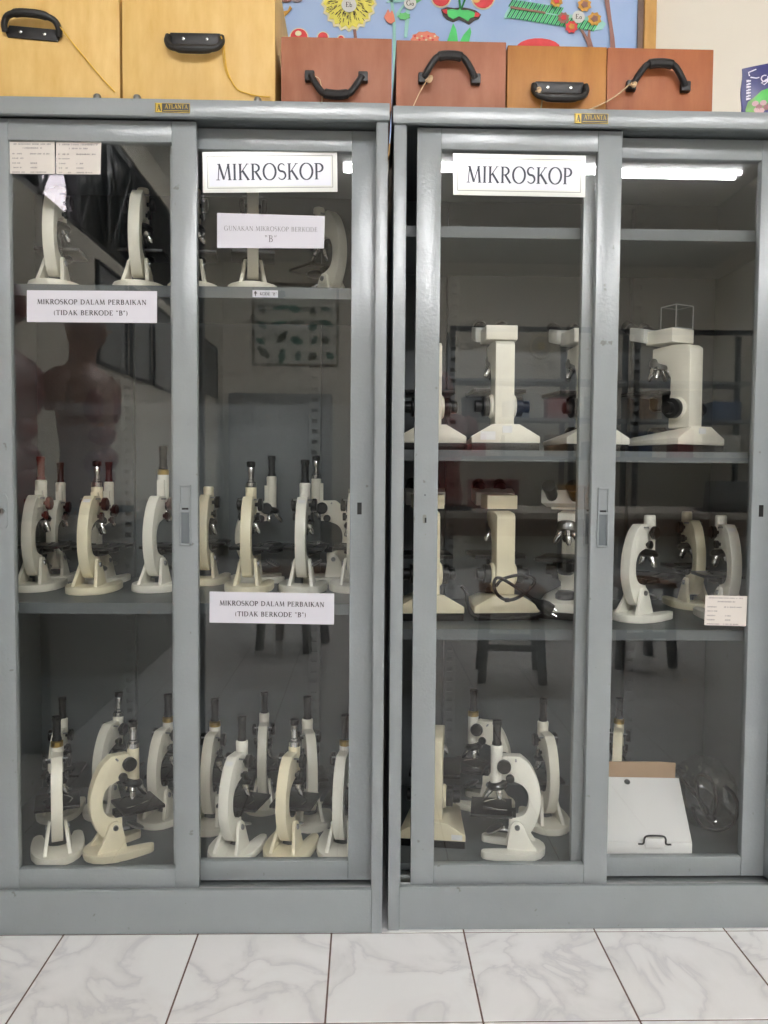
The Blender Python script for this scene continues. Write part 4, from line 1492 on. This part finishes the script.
# ================================================================== PLANT COLLAGE ON THE WALL
Yw = Y_BACK - .001
A, B2 = at(180, 60, Yw - .02), at(640, 60, Yw - .02)
zb0, zb1 = at(500, 150, Yw).z, at(500, -150, Yw).z
art = thing('plant_collage', 'framed blue collage of paper plants on the wall behind the boxes', 'picture', ((A.x + B2.x) / 2, Yw, zb0))
aw = B2.x - A.x
b = new_bm()
bx(b, -aw / 2, aw / 2, -.018, 0, 0, zb1 - zb0)
M_SKY = mat('watercolour_blue', (150, 180, 226), .7, col2=(178, 200, 232), nscale=2.5)
obj('backing_board', b, M_SKY, art)
M_FRAME = wood('frame_pine', (204, 160, 92), (184, 138, 72), .5)
M_FRAME_DK = mat('frame_inner_brown', (116, 92, 76), .5)
fx = aw / 2
for nm, x0, x1, z0, z1 in (('frame_rail', -fx - .035, fx + .035, -.035, 0), ('frame_rail', -fx - .035, fx + .035, zb1 - zb0, zb1 - zb0 + .035), ('frame_stile', -fx - .035, -fx, 0, zb1 - zb0), ('frame_stile', fx + .006, fx + .041, 0, zb1 - zb0)):
    b = new_bm()
    bx(b, x0, x1, -.034, 0, z0, z1)
    obj(nm, b, M_FRAME, art, bev=.003)
b = new_bm()
bx(b, fx - .010, fx + .006, -.026, 0, 0, zb1 - zb0)
obj('frame_fillet', b, M_FRAME_DK, art)
AL = Vector(art.location)


def apt(px, py, lift=.0):
    p = at(px, py, Yw - .0185) - AL
    p.y = -.0185 - lift
    return p


def cut(poly, m, nm, lift=.002, thick=.0015):
    b = new_bm()
    loft(b, [apt(x, y, lift + thick) for x, y in poly], [apt(x, y, lift) for x, y in poly])
    return obj(nm, b, m, art)


def blob(cx, cy, rx, ry, n=18, jag=0.0, rot=0):
    out = []
    for i in range(n):
        a = 2 * math.pi * i / n
        k = 1 + (jag if i % 2 else -jag)
        x, y = rx * k * math.cos(a), ry * k * math.sin(a)
        c_, s_ = math.cos(rot), math.sin(rot)
        out.append((cx + x * c_ - y * s_, cy + x * s_ + y * c_))
    return out


C_YEL = mat('paper_yellow', (230, 222, 104), .7, noise=.1, nscale=40)
C_GRN = mat('paper_green', (86, 206, 116), .7, noise=.1, nscale=30)
C_DGRN = mat('paper_dark_green', (34, 128, 70), .7)
C_MINT = mat('paper_mint', (158, 212, 204), .7)
C_RED = mat('paper_red', (214, 72, 76), .7, noise=.12, nscale=40)
C_PINK = mat('paper_coral', (226, 140, 116), .7)
C_CREAM = mat('paper_pale', (232, 226, 190), .7)
C_BRN = mat('paper_brown', (150, 110, 100), .7)
C_DBR = mat('paper_outline', (70, 62, 60), .7)
C_ORA = mat('paper_ochre', (200, 150, 66), .7, noise=.2, nscale=60)
C_TAG = mat('paper_tag', (216, 218, 214), .7)
# big spiky yellow flower head with dashes
cut(blob(349, 0, 27, 31, 44, .05), C_CREAM, 'flower_backing', .001)
cut(blob(349, 0, 24.5, 28, 44, .06), C_YEL, 'flower_head', .003)
b = new_bm()
rnd = random.Random(3)
for i in range(210):
    a = rnd.uniform(0, 2 * math.pi)
    r0 = rnd.uniform(8, 22)
    x, y = 349 + r0 * math.cos(a), 0 + r0 * 1.12 * math.sin(a)
    if y < -34:
        continue
    q0, q1 = apt(x, y, .0052), apt(x + 3.2 * math.cos(a), y + 3.6 * math.sin(a), .0052)
    dv = (q1 - q0).normalized()
    nn = Vector((-dv.z, 0, dv.x)) * .0011
    b.faces.new([b.verts.new(v) for v in (q0 + nn, q1 + nn * .4, q1 - nn * .4, q0 - nn)])
obj('petal_dashes', b, C_DBR, art)
cut([(353, 30), (356, 30), (358, 46), (355, 46)], C_BRN, 'flower_stem')


def tagged(px, py, r, txt):
    cut(blob(px, py, r, r, 20), C_TAG, 'letter_tag', .0055)
    b = new_bm()
    c0 = apt(px, py, .0076)
    s_ = .0135
    put_text(b, txt, 0, 0, s_, lambda x, y: c0 + Vector((x, 0, y)), None, 1.2, .06)
    obj('tag_lettering', b, C_DBR, art)


tagged(349, 6, 7.5, 'Eb')
# red fruits peeping over the boxes
for cx, cy, rx, ry in ((299, 38, 8.5, 8.5), (323, 38, 5, 5), (341, 40, 3, 3.5), (441, -2, 9, 9), (483, -3, 11, 12)):
    cut(blob(cx, cy, rx + 1.2, ry + 1.2), C_CREAM, 'fruit_outline', .001)
    cut(blob(cx, cy, rx, ry), C_RED, 'fruit', .003)
cut(blob(298.5, 34.5, 3.2, 2.6), C_CREAM, 'fruit_spot', .0048)
cut(blob(476, 0, 4, 4), mat('paper_peach', (236, 190, 120), .7), 'fruit_spot', .0048)
# orange seed pod at the left
cut([(279, 17), (283, 12), (288, 11), (290, 6), (292, 9), (289, 13), (284, 18), (282, 22), (279, 21)], C_ORA, 'seed_pod')
cut(blob(286, 0, 6, 3), C_BRN, 'seed_pod')
cut(blob(297, -1, 6, 4), mat('paper_taupe', (150, 140, 140), .7), 'seed_pod')
# mint stalk with coral flower
cut([(390, 0), (393, 0), (395.5, 20), (396, 60), (395, 110), (392, 110), (393, 60), (392.5, 20)], C_MINT, 'stalk')
cut([(396, 14), (404, 4), (407, 0), (410, 0), (402, 10), (397, 20)], C_MINT, 'leaf')
cut([(384, 18), (386, 14), (388, 10), (390, 14), (392, 11), (394, 16), (395, 22), (391, 25), (387, 23)], C_PINK, 'coral_flower', .004)
cut([(386, 3), (393, -1), (410, -3), (410, 1), (398, 3)], C_MINT, 'leaf')
# mint plant with a tag
cut([(406, 8), (410, 6), (409, 22), (407, 38), (404, 38), (405, 22)], C_MINT, 'stalk')
cut(blob(404, 17, 6, 3.5, 14, .15), mat('paper_leaf', (110, 196, 120), .7), 'leaf', .003)
cut([(405, 2), (418, -2), (424, -1), (416, 4), (408, 7)], mat('paper_leaf', (110, 196, 120), .7), 'leaf')
tagged(410, 4.5, 6.2, 'Ga')
# speckled mound
cut(blob(425, 40, 14, 8, 22, .06), C_PINK, 'speckled_mound', .002)
for k in range(10):
    cut(blob(415 + 2.2 * k, 37 + (k % 3) * 1.8, 1.2, 1.0, 7), C_CREAM if k % 2 else C_RED, 'speckle', .004, .0008)
# green winged fruit with red tips
cut([(441, 10), (447, 7.5), (454, 8.5), (460, 8), (464, 8), (470, 9), (476, 11), (481, 15), (479, 19), (474, 21), (469, 25), (464, 22), (459, 20), (453, 22.5), (447, 20), (443, 16)], C_DBR, 'leaf_outline', .001)
cut([(446, 11), (452, 10), (458, 11), (460, 8), (461, 11), (468, 11), (474, 13), (476, 17), (470, 19), (468, 22), (463, 19), (459, 17), (453, 20), (448, 17)], C_GRN, 'winged_leaf', .003)
cut([(442, 11), (447, 10), (447, 15), (444, 14)], C_RED, 'leaf_tip', .0045)
cut([(475, 13), (480, 15), (478, 18), (474, 18)], C_RED, 'leaf_tip', .0045)
cut([(459, 9), (458, 0), (460, 0), (461, 8), (464, 0), (466, 0), (462, 10)], C_DGRN, 'leaf_stem', .005)
# two upright leaves
cut([(447, 42), (450, 33), (453, 24), (456, 30), (457, 36), (458, 44), (450, 46)], C_GRN, 'upright_leaf', .003)
cut([(459, 44), (463, 36), (470, 28), (471, 33), (469, 42), (467, 47)], C_GRN, 'upright_leaf', .003)
# comb-like green fronds
cut([(505, 14), (512, 3), (545, 9), (575, 16), (598, 18), (606, 24), (602, 30), (592, 31), (570, 26), (540, 22), (520, 19), (504, 19)], C_MINT, 'frond_backing', .001)
for k in range(44):
    x = 506 + k * 2.0
    y = 11 + k * .32
    cut([(x, y + 7), (x + 1.2, y + 7.3), (x + 6.5, y - 1.5), (x + 5.2, y - 2)], C_GRN if k % 2 else C_DGRN, 'frond_leaflet', .003, .001)
    if k < 26:
        cut([(x + 2, y - 4), (x + 3.2, y - 3.6), (x + 7.5, y - 10.5), (x + 6.3, y - 11)], C_GRN if k % 2 else C_DGRN, 'frond_leaflet', .003, .001)
cut([(510, 7), (545, 13), (545, 15), (510, 9.5)], C_BRN, 'frond_rib', .005)
# cone flowers and tag
for k, (cx, cy, r) in enumerate(((556, 2, 6), (584, 6, 6.5), (563, 19, 5.5), (571, 28, 6), (594, 20, 6.5))):
    cut(blob(cx, cy, r, r, 16, .12), (C_ORA, C_ORA, C_BRN, C_RED, C_ORA)[k], 'cone_flower', .005)
    cut(blob(cx, cy, r * .5, r * .5, 10, .15), (C_RED, C_BRN, C_RED, C_ORA, C_BRN)[k], 'cone_centre', .0068)
tagged(578, 18, 6.2, 'Ea')
cut([(579, 29), (583, 31), (587, 38), (588, 30), (590, 31), (590, 38), (594, 52), (589, 52), (585, 40)], C_BRN, 'branch', .003)
cut([(603, -4), (608, -4), (611, 20), (614, 40), (615, 52), (610, 52), (609, 30), (606, 12)], C_BRN, 'branch', .004)
cut(blob(538, 49, 22, 10), C_RED, 'red_mound', .003)

# ================================================================== THE REST OF THE ROOM (seen as reflections in the glass)
M_WOOD = mat('bench_wood', (120, 82, 54), .45, noise=.15, nscale=6)
M_DARKM = mat('dark_metal', (26, 26, 28), .45)
M_BTOP = mat('bench_top_pale', (206, 200, 190), .3)


def simple(name, label, cat, loc, parts, group=None, rz=0):
    t = thing(name, label, cat, loc, rz, group)
    for nm, m, fn, bev in parts:
        b = new_bm()
        fn(b)
        obj(nm, b, m, t, bev=bev)
    return t


# side counter along the left wall
simple('side_counter', 'pale counter along the left wall carrying the anatomy torsos', 'counter', (-1.42, -.6, 0), [
    ('counter_top', M_BTOP, lambda b: bx(b, -.32, .32, -1.3, 1.3, .80, .84), .004),
    ('counter_body', mat('counter_grey', (150, 150, 146), .5), lambda b: bx(b, -.31, .28, -1.28, 1.28, 0, .80), .003)])

SECT = [  # z, half width, half depth, y offset : from hip to crown
    (0, .15, .10, 0), (.06, .165, .11, 0), (.16, .145, .10, 0), (.26, .135, .095, 0), (.38, .155, .115, -.005), (.48, .175, .12, -.01), (.56, .20, .11, 0), (.61, .19, .085, .01),
    (.645, .10, .065, .015), (.67, .06, .06, .015), (.72, .055, .06, .01), (.75, .062, .08, -.01), (.79, .072, .095, -.012), (.84, .076, .098, -.005), (.885, .066, .085, .002), (.915, .04, .05, .005), (.925, .012, .015, .005)]


def torso(loc, rz, label, skin, organ):
    t = thing('anatomy_torso', label, 'anatomy model', loc, rz, 'anatomy torso models')
    b = new_bm()
    n = 24
    rings = []
    for z, a, d, o in SECT:
        ring = []
        for i in range(n):
            th = 2 * math.pi * i / n
            y = math.sin(th) * d + o
            if .74 < z < .8 and abs(th - 1.5 * math.pi) < .2:
                y -= .018
            ring.append(b.verts.new((math.cos(th) * a, y, z)))
        rings.append(ring)
    for A_, B_ in zip(rings, rings[1:]):
        for i in range(n):
            b.faces.new((A_[i], A_[(i + 1) % n], B_[(i + 1) % n], B_[i]))
    b.faces.new(rings[0][::-1])
    b.faces.new(rings[-1])
    for s in (-1, 1):
        tube(b, [(s * .17, .005, .585), (s * .215, .005, .56), (s * .225, .005, .50), (s * .22, .005, .43)], [.05, .055, .05, .04], 12)
    obj('body', b, skin, t, angle=80)
    for (x, z, rx, rz_) in ((-.07, .46, .065, .085), (.07, .46, .065, .085), (0, .33, .10, .055), (-.03, .22, .08, .06), (.05, .20, .07, .06), (0, .13, .09, .05)):
        b = new_bm()
        bmesh.ops.create_icosphere(b, subdivisions=3, radius=1)
        for v in b.verts:
            k = 1 + .12 * mnoise.noise(v.co * 3 + Vector((x * 30, z * 20, 0)))
            v.co = Vector((v.co.x * rx * k + x, v.co.y * .045 * k - .085, v.co.z * rz_ * k + z))
        obj('organ', b, organ, t)
    for s in (-1, 1):
        b = new_bm()
        bmesh.ops.create_icosphere(b, subdivisions=2, radius=1)
        for v in b.verts:
            v.co = Vector((v.co.x * .012 + s * .074, v.co.y * .02 + .0, v.co.z * .032 + .80))
        obj('ear', b, skin, t)
    b = new_bm()
    bx(b, -.19, .19, -.14, .14, -.03, 0)
    obj('stand', b, M_DARKM, t, bev=.004)
    return t


M_SKIN = mat('torso_skin', (186, 140, 118), .4, noise=.1, nscale=8)
M_MUSC = mat('torso_muscle', (150, 74, 66), .4, noise=.2, nscale=14)
M_ORG = mat('torso_organ', (150, 50, 48), .35, noise=.25, nscale=20)
torso((-1.30, -.19, .871), math.radians(105), 'anatomy torso with reddish organs reflected at the lower left pane', M_SKIN, M_ORG)
torso((-1.43, .40, .871), math.radians(100), 'muscle-coloured anatomy torso reflected at the left cabinet\'s left edge', M_MUSC, M_ORG)

# lab bench behind the camera and its torso
simple('lab_bench', 'long pale-topped lab bench reflected behind the right cabinet\'s glass', 'table', (1.75, -2.2, 0), [
    ('table_top', M_BTOP, lambda b: bx(b, -1.5, 1.5, -.55, .55, .74, .78), .004)] +
    [('leg', M_WOOD, (lambda x, y: (lambda b: bx(b, x - .035, x + .035, y - .035, y + .035, 0, .74)))(x, y), .003) for x in (-1.4, 1.4) for y in (-.48, .48)] +
    [('apron', M_WOOD, lambda b: bx(b, -1.4, 1.4, .46, .49, .62, .74), .002)])
torso((.52, -1.95, .811), math.radians(170), 'anatomy torso standing on the end of the lab bench', M_MUSC, M_ORG)
lap = thing('laptop', 'open laptop on the lab bench', 'laptop', (2.55, -2.0, .781), math.radians(8))
b = new_bm(); bx(b, -.17, .17, -.12, .12, 0, .018); obj('keyboard_base', b, M_DARKM, lap, bev=.003)
b = new_bm(); box(b, (0, .155, .11), (.34, .012, .22), Matrix.Rotation(math.radians(-18), 3, 'X')); obj('screen', b, mat('screen_grey', (120, 122, 128), .2), lap, bev=.003)
for nm, lab, x, y, w_, d_, h_, cc in (('storage_crate', 'yellow-brown crate on the lab bench', 1.6, -2.3, .3, .22, .16, (196, 140, 60)), ('storage_crate', 'dark red crate on the lab bench beside the torso', .95, -2.35, .34, .25, .2, (120, 40, 40))):
    t = thing(nm, lab, 'crate', (x, y, .781))
    b = new_bm()
    for q in ((-w_ / 2, w_ / 2, -d_ / 2, d_ / 2, 0, .01), (-w_ / 2, -w_ / 2 + .01, -d_ / 2, d_ / 2, .01, h_), (w_ / 2 - .01, w_ / 2, -d_ / 2, d_ / 2, .01, h_), (-w_ / 2 + .01, w_ / 2 - .01, -d_ / 2, -d_ / 2 + .01, .01, h_), (-w_ / 2 + .01, w_ / 2 - .01, d_ / 2 - .01, d_ / 2, .01, h_)):
        bx(b, *q)
    obj('crate_shell', b, mat('crate_%d' % cc[0], cc, .5), t)
    b = new_bm()
    bx(b, -w_ / 2 - .008, w_ / 2 + .008, -d_ / 2 - .008, d_ / 2 + .008, h_, h_ + .012)
    obj('crate_lid', b, mat('crate_%d' % cc[0], cc, .5), t, bev=.003)


def stool(x, y, rz, label):
    t = thing('wooden_stool', label, 'stool', (x, y, 0), rz, 'wooden lab stools')
    b = new_bm(); bx(b, -.16, .16, -.16, .16, .43, .46); obj('seat', b, M_WOOD, t, bev=.006)
    for sx in (-1, 1):
        for sy in (-1, 1):
            b = new_bm()
            loft(b, [(sx * .125 + a, sy * .125 + c_, .43) for a, c_ in ((-.02, -.02), (.02, -.02), (.02, .02), (-.02, .02))], [(sx * .15 + a, sy * .15 + c_, 0) for a, c_ in ((-.02, -.02), (.02, -.02), (.02, .02), (-.02, .02))])
            obj('leg', b, mat('stool_dark', (52, 40, 34), .5), t)
    for sy in (-1, 1):
        b = new_bm(); bx(b, -.125, .125, sy * .137 - .01, sy * .137 + .01, .16, .19); obj('stretcher', b, mat('stool_dark', (52, 40, 34), .5), t)


stool(.75, -.45, .1, 'dark wooden stool reflected low in the right cabinet\'s left pane')
stool(-.42, -1.1, .3, 'dark wooden stool reflected low in the left cabinet\'s right pane')
stool(1.5, -.7, -.1, 'dark wooden stool reflected low in the right cabinet\'s right pane')

# tall cupboard and poster on the far wall
M_CUP = mat('cupboard_grey', (120, 124, 124), .45)
simple('tall_cupboard', 'tall grey steel cupboard against the far wall', 'cupboard', (-1.0, -6.1, 0), [
    ('cupboard_body', M_CUP, lambda b: bx(b, -.6, .6, -.25, .2, 0, 1.95), .004),
    ('cupboard_door', M_CUP, lambda b: bx(b, -.59, -.004, .2, .22, .06, 1.9), .003),
    ('cupboard_door', M_CUP, lambda b: bx(b, .004, .59, .2, .22, .06, 1.9), .003),
    ('handle', M_STEEL, lambda b: bx(b, .02, .04, .22, .24, .95, 1.1), .002)])
pst = simple('botanical_poster', 'pale poster of green leaf shapes on the far wall above the cupboard', 'poster', (-.86, Y_FAR + .002, 2.36), [
    ('poster_sheet', mat('poster_pale', (206, 204, 192), .6), lambda b: bx(b, -.5, .5, 0, .01, 0, .95), 0),
    ('poster_frame', mat('poster_frame', (120, 104, 80), .5), lambda b: [bx(b, -.53, -.5, 0, .02, -.03, .98), bx(b, .5, .53, 0, .02, -.03, .98), bx(b, -.5, .5, 0, .02, -.03, 0), bx(b, -.5, .5, 0, .02, .95, .98)], 0)])
rnd = random.Random(5)
for k in range(22):
    cx, cz = -.4 + .2 * (k % 5) + rnd.uniform(-.04, .04), .12 + .18 * (k // 5) + rnd.uniform(-.03, .03)
    a0, rx, rz_ = rnd.uniform(0, 3), rnd.uniform(.05, .10), rnd.uniform(.025, .05)
    b = new_bm()
    ring = []
    for i in range(12):
        th = 2 * math.pi * i / 12
        x, z = rx * math.cos(th), rz_ * math.sin(th) * (1.2 if i % 2 else .85)
        ring.append((cx + x * math.cos(a0) - z * math.sin(a0), cz + x * math.sin(a0) + z * math.cos(a0)))
    loft(b, [(x, .012, z) for x, z in ring], [(x, .010, z) for x, z in ring])
    obj('leaf_shape', b, mat('leaf_teal', (26, 104, 84), .6) if k % 3 else mat('leaf_dark', (60, 66, 40), .6), pst)
# framed pictures on the left wall
for k, (y0, y1) in enumerate(((-1.75, -2.35), (-2.5, -3.0), (-3.15, -3.75), (-5.0, -5.9))):
    z0, z1 = (1.75, 2.38) if k < 3 else (1.9, 2.45)
    t = thing('framed_picture', ('first', 'second', 'third', 'fourth')[k] + ' framed sheet from the torsos along the left wall', 'picture', (X_LEFT, (y0 + y1) / 2, z0), 0, 'framed pictures on the left wall')
    hw = abs(y1 - y0) / 2
    b = new_bm(); bx(b, .002, .012, -hw, hw, 0, z1 - z0); obj('picture_sheet', b, mat('sheet_grey', (150, 150, 150), .3) if k < 3 else M_DARKM, t)
    b = new_bm()
    for q in ((-hw - .02, -hw, -.02, z1 - z0 + .02), (hw, hw + .02, -.02, z1 - z0 + .02), (-hw, hw, -.02, 0), (-hw, hw, z1 - z0, z1 - z0 + .02)):
        bx(b, .002, .025, q[0], q[1], q[2], q[3])
    obj('picture_frame', b, M_DARKM, t)


def wall_disc(loc, axis, label):
    t = thing('wall_clock', label, 'clock', loc, 0, 'round wall clocks')
    b = new_bm(); lathe(b, [(.16, 0), (.16, .03), (.15, .05), (.125, .05), (.12, .035)], (0, 0, 0), axis, 28); obj('rim', b, mat('clock_cream', (220, 212, 190), .4), t)
    b = new_bm(); lathe(b, [(.12, .03), (.12, .036)], (0, 0, 0), axis, 28); obj('face', b, mat('clock_face', (160, 150, 130), .4), t)
    b = new_bm(); lathe(b, [(.05, .036), (.045, .045), (.02, .05)], (0, 0, 0), axis, 18); obj('hub', b, mat('clock_hub', (196, 170, 90), .4), t)


wall_disc((X_LEFT, -5.3 + .95, 1.72), (1, 0, 0), 'round cream clock on the left wall')
wall_disc((2.16, Y_FAR, 2.6), (0, 1, 0), 'round cream clock on the far wall behind the rack')
# tall black rack with goods
rk = thing('storage_rack', 'tall black steel rack along the far wall', 'rack', (2.2, -5.0, 0))
for x in (-1.3, -.05, .65, 1.9):
    for y in (-.2, .2):
        b = new_bm(); bx(b, x - .025, x + .025, y - .025, y + .025, 0, 2.55); obj('post', b, M_DARKM, rk)
for z in (.5, 1.2, 1.6, 2.0):
    b = new_bm(); bx(b, -1.3, 1.9, -.24, .24, z - .015, z + .015); obj('rack_shelf', b, M_CUP if z < 2.1 else M_DARKM, rk)
b = new_bm(); bx(b, -1.3, 1.9, .18, .22, 2.5, 2.55); obj('top_beam', b, M_DARKM, rk)
cols = [(('red', 'dark grey', 'white', 'blue', 'brown')[k], c) for k, c in enumerate(((140, 60, 56), (60, 60, 64), (205, 203, 196), (70, 90, 130), (150, 120, 86)))]
rnd = random.Random(11)
NAMES = ['lowest', 'middle', 'top']
for zi, z in enumerate((1.215, 1.615)):
    for k in range(7):
        w_, h_ = rnd.uniform(.2, .32), rnd.uniform(.14, .3)
        cn, cc = cols[(k * 2 + zi) % 5]
        t = thing('storage_carton', '%s storage carton, number %s from the left on the rack\'s %s shelf' % (cn, ('one', 'two', 'three', 'four', 'five', 'six', 'seven')[k], 'second' if zi == 0 else 'third'), 'carton', (2.2 - 1.05 + k * .45, -5.0, z + .001), rnd.uniform(-.1, .1), 'cartons on the black rack')
        b = new_bm(); bx(b, -w_ / 2, w_ / 2, -.14, .14, 0, h_); obj('carton_body', b, mat('goods_' + cn.replace(' ', '_'), cc, .6), t, bev=.004)
        b = new_bm(); bx(b, -w_ / 2 - .004, w_ / 2 + .004, -.144, .144, h_ - .05, h_ + .006); obj('carton_lid', b, mat('goods_' + cn.replace(' ', '_'), cc, .6), t, bev=.003)
